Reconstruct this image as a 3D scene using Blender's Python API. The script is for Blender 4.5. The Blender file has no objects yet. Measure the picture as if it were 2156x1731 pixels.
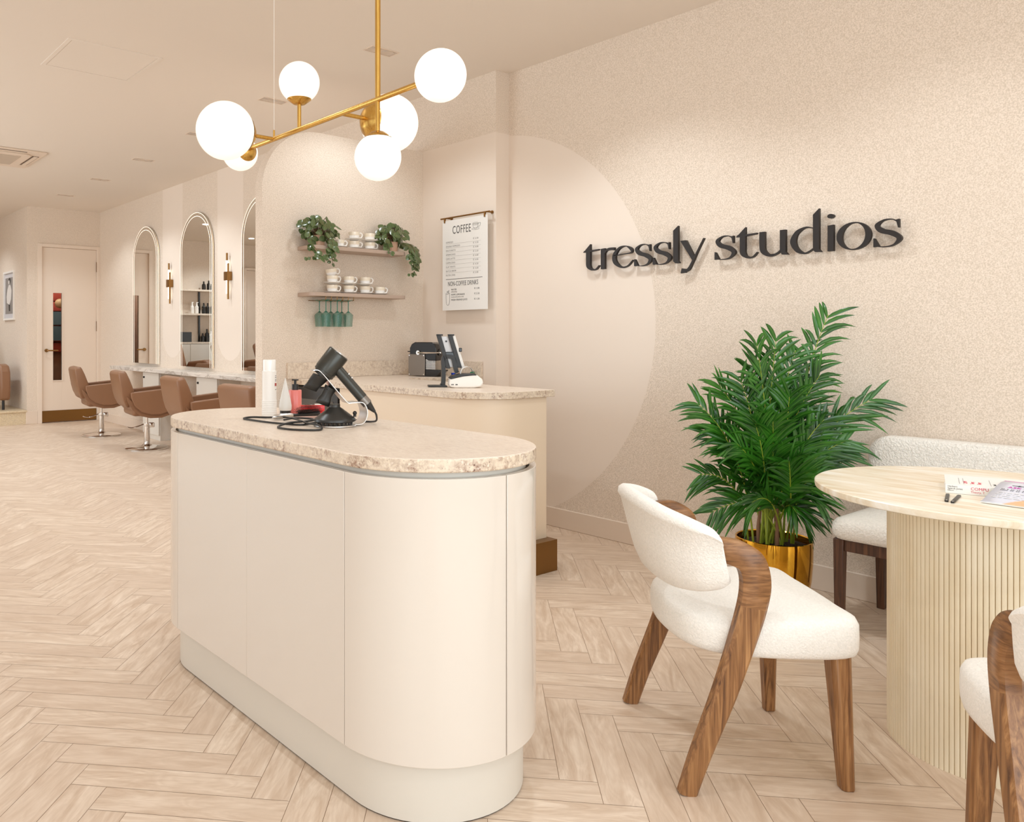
import bpy, bmesh, math, random
from math import sin, cos, pi, radians, sqrt, atan2
from mathutils import Vector as V, Matrix as M
random.seed(7)
SC = bpy.context.scene
COL = SC.collection

# ------------------------------------------------------------------ camera
YAW = math.atan(1292.4 / 1688.0)            # the optical axis turns right of the room's long axis
cam_d = bpy.data.cameras.new('camera'); cam = bpy.data.objects.new('camera', cam_d); COL.objects.link(cam)
cam.location = (0, 0, 1.2); cam.rotation_euler = (pi / 2, 0, -YAW)
cam_d.sensor_width = 36; cam_d.lens = 1688.0 / 2156 * 36
cam_d.shift_x = (1078 - 785.4) / 2156; cam_d.shift_y = -(865.5 - 706.3) / 2156
cam_d.clip_start = 0.02
SC.camera = cam

# ------------------------------------------------------------------ exposure, world
SC.view_settings.view_transform = 'Standard'; SC.view_settings.look = 'None'
SC.view_settings.gamma = 1.0; SC.view_settings.use_curve_mapping = False
SC.view_settings.exposure = 0.23
SC.cycles.max_bounces = 10; SC.cycles.diffuse_bounces = 6; SC.cycles.glossy_bounces = 5
SC.cycles.transmission_bounces = 8; SC.cycles.transparent_max_bounces = 8
SC.cycles.sample_clamp_indirect = 6; SC.cycles.caustics_reflective = False; SC.cycles.caustics_refractive = False
W = bpy.data.worlds.new('world'); SC.world = W; W.use_nodes = True
W.node_tree.nodes['Background'].inputs[0].default_value = (1.0, 0.99, 0.98, 1)
W.node_tree.nodes['Background'].inputs[1].default_value = 1.0

# ------------------------------------------------------------------ lights
CEIL = 2.947
XR, XC = 3.976, 3.854        # right wall, coffee / salon wall
def light(name, kind, loc, power, col=(1, .93, .84), **kw):
    d = bpy.data.lights.new(name, kind); d.energy = power; d.color = col
    o = bpy.data.objects.new(name, d); COL.objects.link(o); o.location = loc
    rot = kw.pop('rot', None)
    for k, v in kw.items(): setattr(d, k, v)
    if rot: o.rotation_euler = rot
    return o
# daylight through the glazed shopfront behind and beside the camera
light('shopfront_daylight', 'AREA', (0.5, -2.42, 1.55), 76, (.79, .92, 1), shape='RECTANGLE', size=3.9, size_y=2.3, rot=(radians(90), 0, 0))
light('side_window_daylight', 'AREA', (-1.93, -0.6, 1.55), 24, (.79, .92, 1), shape='RECTANGLE', size=1.9, size_y=2.2, rot=(radians(90), 0, radians(-90)))
light('salon_fill_area', 'AREA', (-1.93, 8.0, 1.6), 80, (.79, .92, 1), shape='RECTANGLE', size=4.0, size_y=2.3, rot=(radians(90), 0, radians(-90)))  # added fill from an unseen side opening, lifts the salon and its ceiling
ROW = [-0.2, 1.18, 2.53, 3.88, 5.19, 6.46, 7.73, 9.0, 10.27]
for y in ROW:
    pw = {2.53: 21, 3.88: 13, 5.19: 34}.get(y, 12 if y < 3 else 17)
    for dx in (-.052, .052):
        light('downlight_beam', 'SPOT', (3.035 + dx, y, CEIL - .02), pw, (.86, .945, 1), spot_size=radians(125), spot_blend=.55, shadow_soft_size=.04)
for y, p_ in ((-1.0, 34), (1.2, 26), (3.6, 34), (5.6, 26), (7.6, 32), (9.4, 42), (10.8, 56), (12.9, 60)):
    light('salon_fill_spot', 'SPOT', (1.0, y, CEIL - .02), p_, (.86, .945, 1), spot_size=radians(135), spot_blend=.6, shadow_soft_size=.05)  # added out-of-view spots without fittings, brighten the floor and far walls
light('nook_beam', 'SPOT', (2.0, 12.6, CEIL - .02), 40, (.86, .945, 1), spot_size=radians(130), spot_blend=.6, shadow_soft_size=.05)

# ------------------------------------------------------------------ material helpers
def s2l(c): return tuple(((v / 255) / 12.92 if v <= 10.3 else ((v / 255 + .055) / 1.055) ** 2.4) for v in c)
def rgb(*c): return s2l(c) + (1,)
class NT:
    def __init__(s, name):
        s.m = bpy.data.materials.new(name); s.m.use_nodes = True
        s.t = s.m.node_tree; s.b = s.t.nodes['Principled BSDF']; s.L = s.t.links
    def n(s, kind, **kw):
        o = s.t.nodes.new('ShaderNode' + kind)
        for k, v in kw.items():
            if k.startswith('i_'):
                key = k[2:]; key = int(key) if key.isdigit() else key.replace('_', ' ')
                s.put(o.inputs[key], v)
            else: setattr(o, k, v)
        return o
    def put(s, inp, v):
        if hasattr(v, 'is_output'): s.L.new(v, inp)
        else: inp.default_value = v
    def math(s, op, a, b=0.0, c=None, clamp=False):
        o = s.n('Math', operation=op); o.use_clamp = clamp
        s.put(o.inputs[0], a); s.put(o.inputs[1], b)
        if c is not None: s.put(o.inputs[2], c)
        return o.outputs[0]
    def mix(s, f, a, b):
        o = s.n('Mix', data_type='RGBA'); s.put(o.inputs[0], f); s.put(o.inputs[6], a); s.put(o.inputs[7], b); return o.outputs[2]
    def ramp(s, f, stops):
        o = s.n('ValToRGB'); s.put(o.inputs[0], f); e = o.color_ramp.elements
        while len(e) < len(stops): e.new(.5)
        for k, (p, c) in zip(e, stops): k.position = p; k.color = c if len(c) == 4 else (*c, 1)
        return o.outputs[0]
    def coord(s, scale=(1, 1, 1), kind='Object', rot=(0, 0, 0), loc=(0, 0, 0)):
        if kind == 'World': src = s.n('NewGeometry').outputs['Position']
        else: src = s.n('TexCoord').outputs[kind]
        mp = s.n('Mapping'); s.L.new(src, mp.inputs[0])
        mp.inputs['Scale'].default_value = scale; mp.inputs['Rotation'].default_value = rot; mp.inputs['Location'].default_value = loc
        return mp.outputs[0]
    def noise(s, vec, scale, detail=3, rough=.5, dist=0):
        o = s.n('TexNoise'); s.L.new(vec, o.inputs['Vector']); o.inputs['Scale'].default_value = scale
        o.inputs['Detail'].default_value = detail; o.inputs['Roughness'].default_value = rough; o.inputs['Distortion'].default_value = dist
        return o.outputs[0]
    def bump(s, h, strength, dist=.002):
        o = s.n('Bump'); s.put(o.inputs['Height'], h); s.put(o.inputs['Strength'], strength); o.inputs['Distance'].default_value = dist
        s.L.new(o.outputs[0], s.b.inputs['Normal'])
    def set(s, **kw):
        for k, v in kw.items(): s.put(s.b.inputs[k.replace('_', ' ')], v)
        return s.m
def plain(name, c, rough=.5, metal=0, **kw):
    t = NT(name); return t.set(Base_Color=rgb(*c), Roughness=rough, Metallic=metal, **kw)

def mapr(t, f, a, b, c=0., d=1.):
    o = t.n('MapRange'); t.put(o.inputs[0], f)
    for i, v in zip((1, 2, 3, 4), (a, b, c, d)): o.inputs[i].default_value = v
    return o.outputs[0]

def plaster(name, base, mask=None, smooth=(233, 219, 205)):
    t = NT(name); g = t.coord(kind='World')
    fine = t.noise(g, 180, 4, .6); cloud = t.noise(g, 1.6, 3)
    lo = tuple(int(v * k_) for v, k_ in zip(base, (.925, .91, .89))); hi = tuple(min(255, int(v * 1.035)) for v in base)
    c = t.mix(mapr(t, fine, .38, .62), rgb(*lo), rgb(*hi))
    c = t.mix(mapr(t, cloud, .3, .8, 0, .16), c, rgb(*tuple(int(v * .93) for v in base)))
    bs = 1.0
    if mask:
        sp = t.n('SeparateXYZ'); t.L.new(g, sp.inputs[0]); k = mask(t, sp.outputs[0], sp.outputs[1], sp.outputs[2])
        c = t.mix(k, c, rgb(*smooth)); bs = t.math('SUBTRACT', 1.0, k)
    t.bump(fine, t.math('MULTIPLY', bs, .55), .004)
    return t.set(Base_Color=c, Roughness=.85)
def band(t, v, a, b): return t.math('MULTIPLY', t.math('GREATER_THAN', v, a), t.math('LESS_THAN', v, b))
def m_reception(t, x, y, z):
    dy = t.math('SUBTRACT', y, 3.87); dz = t.math('SUBTRACT', z, 1.27)
    r = t.math('SQRT', t.math('ADD', t.math('MULTIPLY', dy, dy), t.math('MULTIPLY', dz, dz)))
    circ = t.math('MULTIPLY', t.math('LESS_THAN', r, 1.274), t.math('LESS_THAN', y, 3.69))
    return t.math('MAXIMUM', circ, t.math('MULTIPLY', band(t, y, 3.69, 4.6), t.math('LESS_THAN', z, 2.541)))
def m_salon(t, x, y, z):
    out = t.math('MULTIPLY', band(t, y, 3.6, 4.44), t.math('LESS_THAN', z, 2.541))
    for c in (6.01, 7.46, 8.91):
        d = t.math('ABSOLUTE', t.math('SUBTRACT', y, c)); low = t.math('MINIMUM', t.math('SUBTRACT', z, 1.225), 0.0)
        r = t.math('SQRT', t.math('ADD', t.math('MULTIPLY', d, d), t.math('MULTIPLY', low, low)))
        out = t.math('MAXIMUM', out, t.math('LESS_THAN', r, .285))
    return out
MT = {}
WALLC = (231, 217, 202)
MT['wall'] = plaster('plaster', WALLC)
MT['wall_rec'] = plaster('plaster_with_painted_circle', WALLC, m_reception)
MT['wall_salon'] = plaster('plaster_with_painted_stripes', WALLC, m_salon)
t = NT('ceiling_paint'); t.bump(t.noise(t.coord(kind='World'), 60, 2), .05); MT['ceil'] = t.set(Base_Color=rgb(231, 221, 210), Roughness=.9)
MT['trim'] = plain('trim_paint', (227, 210, 193), .5)
MT['door'] = plain('door_paint', (231, 215, 199), .45)

def herring():
    t = NT('herringbone_oak')
    uv = t.n('UVMap').outputs[0]; a = t.n('Attribute', attribute_name='tint'); tint = a.outputs['Fac']
    def mp(s): o = t.n('Mapping'); t.L.new(uv, o.inputs[0]); o.inputs['Scale'].default_value = s; return o.outputs[0]
    big = t.noise(mp((1.6, 9, 1)), 1.7, 4, .6, 2.2)
    fine = t.noise(mp((3, 60, 1)), 2.5, 3, .6, .8)
    wv = t.noise(mp((1.1, 5, 1)), 2.6, 2, .5, 1.0)
    ring = t.math('FRACT', t.math('MULTIPLY', wv, 9.0)); ring = t.math('ABSOLUTE', t.math('SUBTRACT', ring, .5))
    c = t.mix(mapr(t, big, .3, .72), rgb(234, 217, 198), rgb(198, 173, 149))
    c = t.mix(mapr(t, ring, 0, .5, .2, 0), c, rgb(178, 148, 122))
    c = t.mix(mapr(t, fine, .5, .75, 0, .16), c, rgb(188, 156, 130))
    c = t.mix(mapr(t, tint, 0, 1, 0, .55), c, rgb(204, 181, 160))
    t.bump(fine, .12, .001)
    return t.set(Base_Color=c, Roughness=mapr(t, big, .2, .8, .38, .5))
MT['floor'] = herring()
MT['grout'] = plain('board_gap', (150, 120, 94), .9)

def granite(name, light=(226, 211, 192), dark=(150, 118, 100), amt=1.0, st=(1, 1, 1)):
    t = NT(name); g = t.coord(st, 'World')
    big = t.noise(g, 11, 4, .65, .5); mid = t.noise(g, 60, 4, .7, .3); sp = t.noise(g, 170, 3, .6)
    patch = t.math('MULTIPLY', mapr(t, big, .38, .62), mapr(t, mid, .42, .66))
    c = t.mix(mapr(t, mid, .35, .65, 0, .35), rgb(*light), rgb(201, 181, 163))
    c = t.mix(t.math('MULTIPLY', patch, .75 * amt, clamp=True), c, rgb(*dark))
    c = t.mix(t.math('MULTIPLY', mapr(t, sp, .60, .70), t.math('MULTIPLY_ADD', patch, 1.1 * amt, .28 * amt), clamp=True), c, rgb(96, 62, 44))
    c = t.mix(mapr(t, t.noise(g, 110, 2), .58, .70, 0, .55), c, rgb(243, 233, 218))
    return t.set(Base_Color=c, Roughness=.34)
MT['granite'] = granite('cream_granite', amt=.62)
MT['granite_edge'] = granite('granite_rough_edge', light=(224, 208, 186), dark=(150, 116, 96), amt=1.45)
MT['granite_top'] = granite('granite_polished_top', light=(229, 214, 197), dark=(185, 160, 145), amt=.42, st=(2.2, .55, 1))
t = NT('white_marble'); g = t.coord((1, .5, 1), 'World'); v = t.noise(g, 5, 5, .6, 1.5)
MT['marble'] = t.set(Base_Color=t.mix(mapr(t, t.math('ABSOLUTE', t.math('SUBTRACT', v, .5)), 0, .05), rgb(188, 176, 164), rgb(226, 217, 207)), Roughness=.3)

MT['gloss'] = plain('gloss_cream_lacquer', (219, 210, 199), .16, Coat_Weight=.4, Coat_Roughness=.04)
MT['gloss2'] = plain('satin_cream', (216, 210, 199), .38)
MT['gap'] = plain('dark_shadow_gap', (60, 48, 38), .8)
MT['cream'] = plain('cream_counter_paint', (232, 213, 189), .42)
MT['bronze'] = plain('brushed_bronze', (140, 104, 58), .33, .85)
MT['white_cab'] = plain('white_cabinet', (224, 217, 207), .35)
MT['stone_step'] = granite('beige_stone_step', (222, 204, 170), (166, 142, 105), .5)
MT['brown_side'] = plain('tan_side_panel', (166, 134, 110), .5)

def boucle(name, c, sc=150, st=.9, dist=.006):
    t = NT(name); g = t.coord(kind='Object'); n1 = t.noise(g, sc, 3, .6, .8); 
    vo = t.n('TexVoronoi'); t.L.new(g, vo.inputs['Vector']); vo.inputs['Scale'].default_value = sc * .9
    h = t.math('ADD', n1, t.math('MULTIPLY', vo.outputs[0], -.35))
    t.bump(h, st, dist)
    lo = tuple(int(v * .955) for v in c)
    return t.set(Base_Color=t.mix(mapr(t, h, .1, .5), rgb(*lo), rgb(*c)), Roughness=.95, Sheen_Weight=.2)
MT['boucle'] = boucle('white_boucle', (248, 244, 237), 190, .55, .004)
MT['boucle2'] = boucle('looped_boucle', (248, 243, 235), 120, .8, .009)

def wood(name, a, b, c_, st=(9, 9, .8), sc=6, rough=.36):
    t = NT(name); g = t.coord(st, 'Object')
    n = t.noise(g, sc, 4, .6, 1.2); f = t.noise(t.coord((st[0] * 6, st[1] * 6, st[2] * 2), 'Object'), sc, 2, .5)
    c = t.ramp(n, [(.28, rgb(*a)), (.5, rgb(*b)), (.72, rgb(*c_))])
    c = t.mix(mapr(t, f, .5, .8, 0, .45), c, rgb(*a))
    t.bump(f, .08, .001)
    return t.set(Base_Color=c, Roughness=rough)
MT['walnut'] = wood('walnut', (84, 52, 28), (142, 98, 58), (184, 138, 90), (24, 24, 1.2), 2.6)
MT['walnut_rail'] = wood('walnut_rail', (84, 52, 28), (142, 98, 58), (178, 132, 88), (2.0, 2.0, 20), 3.2)
MT['walnut_dark'] = wood('dark_walnut', (50, 30, 20), (84, 54, 38), (112, 76, 52), (24, 24, 1.2), 2.6)
t = NT('travertine'); g = t.coord((9, 1.3, 1), 'World', rot=(0, 0, radians(-38))); n = t.noise(g, 2.6, 5, .6, 1.2)
MT['trav'] = t.set(Base_Color=t.ramp(n, [(.36, rgb(222, 204, 174)), (.5, rgb(236, 225, 204)), (.62, rgb(246, 241, 230))]), Roughness=.32)
t = NT('fluted_pale_wood'); g = t.coord((8, 8, 1.4), 'Object'); n = t.noise(g, 2.2, 3)
MT['flute'] = t.set(Base_Color=t.ramp(n, [(.3, rgb(232, 217, 186)), (.7, rgb(243, 233, 210))]), Roughness=.5)
MT['gold'] = plain('polished_gold', (226, 172, 58), .07, 1)
t = NT('brushed_brass'); g = t.coord((30, 30, 2), 'Object'); n = t.noise(g, 8, 3)
MT['brass'] = t.set(Base_Color=t.mix(n, rgb(186, 138, 58), rgb(232, 194, 112)), Roughness=.27, Metallic=1.0)
MT['brass2'] = plain('satin_bronze', (150, 112, 66), .35, .9)
MT['chrome'] = plain('chrome', (228, 224, 220), .06, 1)
MT['steel'] = plain('brushed_steel', (205, 202, 198), .25, 1)
MT['mirror'] = plain('mirror_glass', (236, 234, 230), .01, 1)
def glow(name, c, st, base=None):
    t = NT(name); return t.set(Base_Color=rgb(*(base or c)), Emission_Color=rgb(*c), Emission_Strength=st, Roughness=.25)
MT['globe'] = glow('opal_glass_lit', (255, 243, 230), .60, (222, 216, 210))
MT['led'] = glow('led_strip', (255, 242, 222), 1.6)
MT['led_soft'] = glow('mirror_led_line', (255, 244, 228), .85)
MT['tube'] = glow('lit_tube', (255, 250, 240), 2.2)
MT['lamp_on'] = glow('lit_downlight', (255, 252, 245), 14)
MT['lamp_off'] = plain('downlight_reflector', (214, 200, 186), .25, .3)
MT['leather'] = NT('tan_leather'); _t = MT['leather']; _t.bump(_t.noise(_t.coord(kind='Object'), 120, 2), .15, .002); MT['leather'] = _t.set(Base_Color=rgb(138, 99, 71), Roughness=.42)
MT['white_plastic'] = plain('white_plastic', (240, 236, 230), .35)
MT['white_gloss'] = plain('glazed_white', (246, 243, 238), .15, Coat_Weight=.5)
MT['black'] = plain('black_plastic', (34, 31, 29), .38)
MT['blackgloss'] = plain('gloss_black', (24, 22, 21), .12)
MT['dryer'] = plain('dark_grey_metal', (66, 65, 60), .30, .55)
MT['dryer2'] = plain('dark_nozzle', (52, 50, 47), .33, .35)
MT['cable'] = plain('black_rubber', (38, 37, 35), .45)
MT['alu'] = plain('aluminium', (225, 222, 218), .34, 1)
MT['pink'] = plain('pink_lotion', (228, 126, 118), .3, Coat_Weight=.3)
MT['red'] = plain('red_gloss', (214, 22, 20), .25)
MT['grey_steel'] = plain('grey_metal_panel', (136, 128, 120), .35, .7)
MT['shelf'] = plain('taupe_shelf', (182, 160, 144), .45)
MT['sign'] = plain('dark_brown_lettering', (30, 23, 21), .5)
MT['ink'] = plain('black_ink', (56, 52, 52), .7)
MT['ink_light'] = plain('grey_ink', (158, 154, 152), .7); MT['ink_thin'] = plain('menu_ink', (92, 90, 90), .7)
MT['paper'] = plain('white_board', (238, 236, 232), .55)
MT['terracotta'] = plain('peach_pot', (222, 178, 148), .5)
t = NT('cup_glaze'); sp = t.n('SeparateXYZ'); t.L.new(t.n('TexCoord').outputs['Object'], sp.inputs[0])
MT['cup'] = t.set(Base_Color=t.mix(mapr(t, sp.outputs[2], .025, .029), rgb(248, 245, 242), rgb(240, 228, 208)), Roughness=.2, Coat_Weight=.4)
t = NT('green_glass'); MT['gglass'] = t.set(Base_Color=rgb(86, 140, 122), Roughness=.04, Alpha=.26)
MT['gstem'] = plain('deep_green_glass', (30, 128, 106), .08, Alpha=.8)
t = NT('clear_glass'); MT['glass'] = t.set(Base_Color=rgb(225, 235, 238), Roughness=0.0, Transmission_Weight=1.0, IOR=1.02)
MT['darkglass'] = plain('dark_fridge_glass', (92, 88, 84), .08)
t = NT('soil'); n = t.noise(t.coord(kind='Object'), 90, 4, .7); t.bump(n, 1, .01)
MT['soil'] = t.set(Base_Color=t.ramp(n, [(.35, rgb(26, 16, 12)), (.6, rgb(66, 42, 30)), (.72, rgb(150, 112, 84))]), Roughness=.9)
t = NT('palm_leaf'); uvn = t.n('UVMap').outputs[0]; sp = t.n('SeparateXYZ'); t.L.new(uvn, sp.inputs[0]); n = t.noise(t.coord(kind='Object'), 9, 2)
cc = t.mix(mapr(t, n, .3, .7), rgb(12, 58, 12), rgb(52, 118, 26)); cc = t.mix(mapr(t, t.math('ABSOLUTE', t.math('SUBTRACT', sp.outputs[1], .5)), 0, .12, .35, 0), cc, rgb(120, 176, 72))
MT['palm'] = t.set(Base_Color=cc, Roughness=.32, Coat_Weight=.15)
MT['palm_stem'] = plain('yellow_green_stalk', (150, 168, 52), .4)
MT['palm_trunk'] = plain('brown_cane', (150, 112, 84), .7)
t = NT('striped_leaf'); uvn = t.n('UVMap').outputs[0]; sp = t.n('SeparateXYZ'); t.L.new(uvn, sp.inputs[0])
w = t.math('SINE', t.math('MULTIPLY', sp.outputs[1], 34.0)); n = t.noise(t.coord(kind='Object'), 14, 2)
cc = t.mix(mapr(t, w, -.2, .8), rgb(32, 52, 28), rgb(120, 142, 84)); cc = t.mix(mapr(t, n, .5, .75, 0, .6), cc, rgb(92, 74, 42))
MT['pepper'] = t.set(Base_Color=cc, Roughness=.28, Coat_Weight=.4)
MT['vine'] = plain('brown_vine', (104, 82, 50), .6)

# ------------------------------------------------------------------ mesh helpers
def B(): return bmesh.new()
def obj(name, bm, mat, parent=None, bev=0, smooth=True, ang=35, mats=None, seg=2):
    bmesh.ops.recalc_face_normals(bm, faces=bm.faces)
    me = bpy.data.meshes.new(name); bm.to_mesh(me); bm.free()
    for mm in (mats or [mat]): me.materials.append(MT[mm] if isinstance(mm, str) else mm)
    if smooth and len(me.polygons):
        me.polygons.foreach_set('use_smooth', [True] * len(me.polygons)); me.set_sharp_from_angle(angle=radians(ang))
    o = bpy.data.objects.new(name, me); COL.objects.link(o)
    if parent: o.parent = parent
    if bev:
        b = o.modifiers.new('bevel', 'BEVEL'); b.width = bev; b.segments = seg; b.limit_method = 'ANGLE'; b.angle_limit = radians(40)
    return o
def tag(o, label, cat, group=None):
    o['label'] = label; o['category'] = cat
    if group: o['group'] = group
    return o
def thing(name, label, cat, loc=(0, 0, 0), rz=0, group=None):
    o = bpy.data.objects.new(name, None); COL.objects.link(o); o.location = loc; o.rotation_euler = (0, 0, rz)
    o.empty_display_size = .05
    return tag(o, label, cat, group)
def struct(name, bm, mat, parent=None, **kw):
    kw.setdefault('smooth', False)
    o = obj(name, bm, mat, parent, **kw)
    if not parent: o['kind'] = 'structure'
    return o
def dup(root, loc=None, rz=None, label=None, group=None):
    def cp(o, par):
        c = o.copy(); COL.objects.link(c)
        if par: c.parent = par
        for ch in [k for k in ALL() if k.parent == o]: cp(ch, c)
        return c
    kids = {}
    def ALL(): return list(COL.objects)
    r = cp(root, None)
    if loc is not None: r.location = loc
    if rz is not None: r.rotation_euler = (0, 0, rz)
    if label: r['label'] = label
    if group: r['group'] = group
    return r
def box(bm, lo, hi, mt=None, mi=0):
    lo = V(lo); hi = V(hi); vs = []
    for z in (lo.z, hi.z):
        for x, y in ((lo.x, lo.y), (hi.x, lo.y), (hi.x, hi.y), (lo.x, hi.y)):
            p = V((x, y, z)); vs.append(bm.verts.new(mt @ p if mt else p))
    for f in ((0, 3, 2, 1), (4, 5, 6, 7), (0, 1, 5, 4), (1, 2, 6, 5), (2, 3, 7, 6), (3, 0, 4, 7)):
        bm.faces.new([vs[i] for i in f]).material_index = mi
def loft(bm, rings, cyc=True, caps=(True, True), mi=0, close=False):
    R = [[bm.verts.new(p) for p in r] for r in rings]
    n = len(R[0]); pairs = list(zip(R, R[1:])) + ([(R[-1], R[0])] if close else [])
    for a, b in pairs:
        for i in range(n if cyc else n - 1):
            j = (i + 1) % n
            try: bm.faces.new((a[i], a[j], b[j], b[i])).material_index = mi
            except ValueError: pass
    if cyc and not close:
        if caps[0]: bm.faces.new(R[0][::-1]).material_index = mi
        if caps[1]: bm.faces.new(R[-1]).material_index = mi
    return R
def prism(bm, pts, z0, z1, mt=None, mi=0):
    f = (lambda p: mt @ V(p)) if mt else (lambda p: V(p))
    loft(bm, [[f((x, y, z0)) for x, y in pts], [f((x, y, z1)) for x, y in pts]], mi=mi)
def ringp(bm, outer, inner, z0, z1, mt=None, close=True):
    f = (lambda p: mt @ V(p)) if mt else (lambda p: V(p))
    loft(bm, [[f((a[0], a[1], z0)), f((a[0], a[1], z1)), f((b[0], b[1], z1)), f((b[0], b[1], z0))] for a, b in zip(outer, inner)], close=close)
def lathe(bm, prof, n=32, mt=None, mi=0, cx=0, cy=0):
    rings = []
    for r, z in prof:
        ring = [V((cx + r * cos(2 * pi * i / n), cy + r * sin(2 * pi * i / n), z)) for i in range(n)]
        rings.append([mt @ p for p in ring] if mt else ring)
    loft(bm, rings, mi=mi, caps=(prof[0][0] > 1e-5, prof[-1][0] > 1e-5))
def frame_of(d):
    d = d.normalized(); u = V((0, 0, 1)) if abs(d.z) < .92 else V((1, 0, 0))
    a = d.cross(u).normalized(); return a, d.cross(a).normalized()
def tube(bm, pts, r, n=10, mi=0, close=False):
    pts = [V(p) for p in pts]; rings = []
    a = None
    for i, p in enumerate(pts):
        if close: d = pts[(i + 1) % len(pts)] - pts[i - 1]
        else: d = pts[min(i + 1, len(pts) - 1)] - pts[max(i - 1, 0)]
        if a is None: a, b = frame_of(d)
        else:
            a = (a - d.normalized() * a.dot(d.normalized())).normalized(); b = d.normalized().cross(a)
        rr = r[i] if isinstance(r, (list, tuple)) else r
        rings.append([p + (a * cos(2 * pi * k / n) + b * sin(2 * pi * k / n)) * rr for k in range(n)])
    loft(bm, rings, close=close, mi=mi)
def cyl(bm, p0, p1, r0, r1=None, n=24, mi=0): tube(bm, [p0, p1], [r0, r0 if r1 is None else r1], n, mi)
def ball(bm, c, r, n=32, m=18, sz=1.0):
    prof = [(r * sin(pi * k / m), -r * cos(pi * k / m) * sz) for k in range(m + 1)]
    lathe(bm, prof, n, M.Translation(c))
    bmesh.ops.remove_doubles(bm, verts=bm.verts, dist=1e-6)
def spline(P, n=8):
    P = [V(p) for p in P]; out = []
    for i in range(len(P) - 1):
        p0, p1, p2, p3 = P[max(i - 1, 0)], P[i], P[i + 1], P[min(i + 2, len(P) - 1)]
        for k in range(n):
            s = k / n
            out.append(.5 * ((2 * p1) + (p2 - p0) * s + (2 * p0 - 5 * p1 + 4 * p2 - p3) * s * s + (3 * p1 - p0 - 3 * p2 + p3) * s ** 3))
    out.append(P[-1]); return out
def rbox(bm, lo, hi, r, seg=4, mt=None):
    b = bmesh.new(); box(b, lo, hi); bmesh.ops.bevel(b, geom=b.edges[:] , offset=r, segments=seg, profile=.5, affect='EDGES')
    if mt: b.transform(mt)
    me = bpy.data.meshes.new('tmp'); b.to_mesh(me); b.free(); bm.from_mesh(me); bpy.data.meshes.remove(me)
def rrect(x0, y0, x1, y1, r, n=6):
    out = []
    for cx_, cy_, a0 in ((x1 - r, y1 - r, 0), (x0 + r, y1 - r, 90), (x0 + r, y0 + r, 180), (x1 - r, y0 + r, 270)):
        for k in range(n + 1):
            a = radians(a0 + 90 * k / n); out.append((cx_ + r * cos(a), cy_ + r * sin(a)))
    return out
def arc(cx_, cy_, r, a0, a1, n=24): return [(cx_ + r * cos(radians(a0 + (a1 - a0) * k / n)), cy_ + r * sin(radians(a0 + (a1 - a0) * k / n))) for k in range(n + 1)]
def text_bm(bm, body, size, mt, depth=.0004, align='LEFT', spacing=1.0, sx=1.0):
    c = bpy.data.curves.new('t', 'FONT'); c.body = body; c.size = size; c.align_x = align; c.extrude = depth; c.space_character = spacing; c.resolution_u = 3
    o = bpy.data.objects.new('t', c); COL.objects.link(o); bpy.context.view_layer.update()
    me = bpy.data.meshes.new_from_object(o.evaluated_get(bpy.context.evaluated_depsgraph_get()))
    me.transform(mt @ M.Diagonal((sx, 1, 1, 1))); bm.from_mesh(me)
    bpy.data.objects.remove(o); bpy.data.curves.remove(c); bpy.data.meshes.remove(me)
def basis(o, x, y, z):
    m = M.Identity(4)
    for i, v in enumerate((x, y, z, o)):
        for k in range(3): m[k][i] = v[k]
    return m

# ------------------------------------------------------------------ room
Y0, Y1, XL = -2.6, 13.84, -2.0
def herringbone():
    w, L = .101, .497; e1 = V((.70711, -.70711)); e2 = V((-.70711, -.70711)); org = V((.733, 2.836)); g = .0007
    bm = B(); uvl = bm.loops.layers.uv.new('UVMap'); tl = bm.faces.layers.float.new('tint'); rnd = random.Random(3)
    for i in range(-260, 260):
        for j in range(-60, 60):
            bx = i * w + j * L; by = i * w - j * L
            for k in (0, 1):
                if k == 0: x0, y0, x1, y1 = bx, by, bx + L, by + w
                else: x0, y0, x1, y1 = bx, by + w, bx + w, by + w + L
                c = org + e1 * ((x0 + x1) / 2) + e2 * ((y0 + y1) / 2)
                if not (XL - .3 < c.x < XR + .4 and Y0 - .3 < c.y < Y1 + .3): continue
                ps = [(x0 + g, y0 + g), (x1 - g, y0 + g), (x1 - g, y1 - g), (x0 + g, y1 - g)]
                f = bm.faces.new([bm.verts.new((*(org + e1 * a + e2 * b), 0)) for a, b in ps])
                f[tl] = rnd.random() ** 1.6; ou, ov = rnd.uniform(0, 50), rnd.uniform(0, 50)
                for lp, (a, b) in zip(f.loops, ps):
                    a, b = a - x0, b - y0
                    lp[uvl].uv = (a + ou, b + ov) if k == 0 else (b + ou, a + ov)
    for co, no in (((XL, 0, 0), (-1, 0, 0)), ((XR, 0, 0), (1, 0, 0)), ((0, Y0, 0), (0, -1, 0)), ((0, Y1, 0), (0, 1, 0))):
        bmesh.ops.bisect_plane(bm, geom=bm.verts[:] + bm.edges[:] + bm.faces[:], plane_co=co, plane_no=no, clear_outer=True)
    for f in bm.faces:
        if f.normal.z < 0: f.normal_flip()
    me = bpy.data.meshes.new('floor'); bm.to_mesh(me); bm.free()
    me.materials.append(MT['floor']); o = bpy.data.objects.new('floor', me); COL.objects.link(o); o['kind'] = 'structure'
    b = B(); box(b, (XL - .1, Y0 - .1, -.08), (XR + .1, Y1 + .1, -.0008)); struct('subfloor', b, 'grout', o)
herringbone()
b = B(); box(b, (XL - .1, Y0 - .1, CEIL), (XR + .1, Y1 + .1, CEIL + .1)); struct('ceiling', b, 'ceil')
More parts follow.
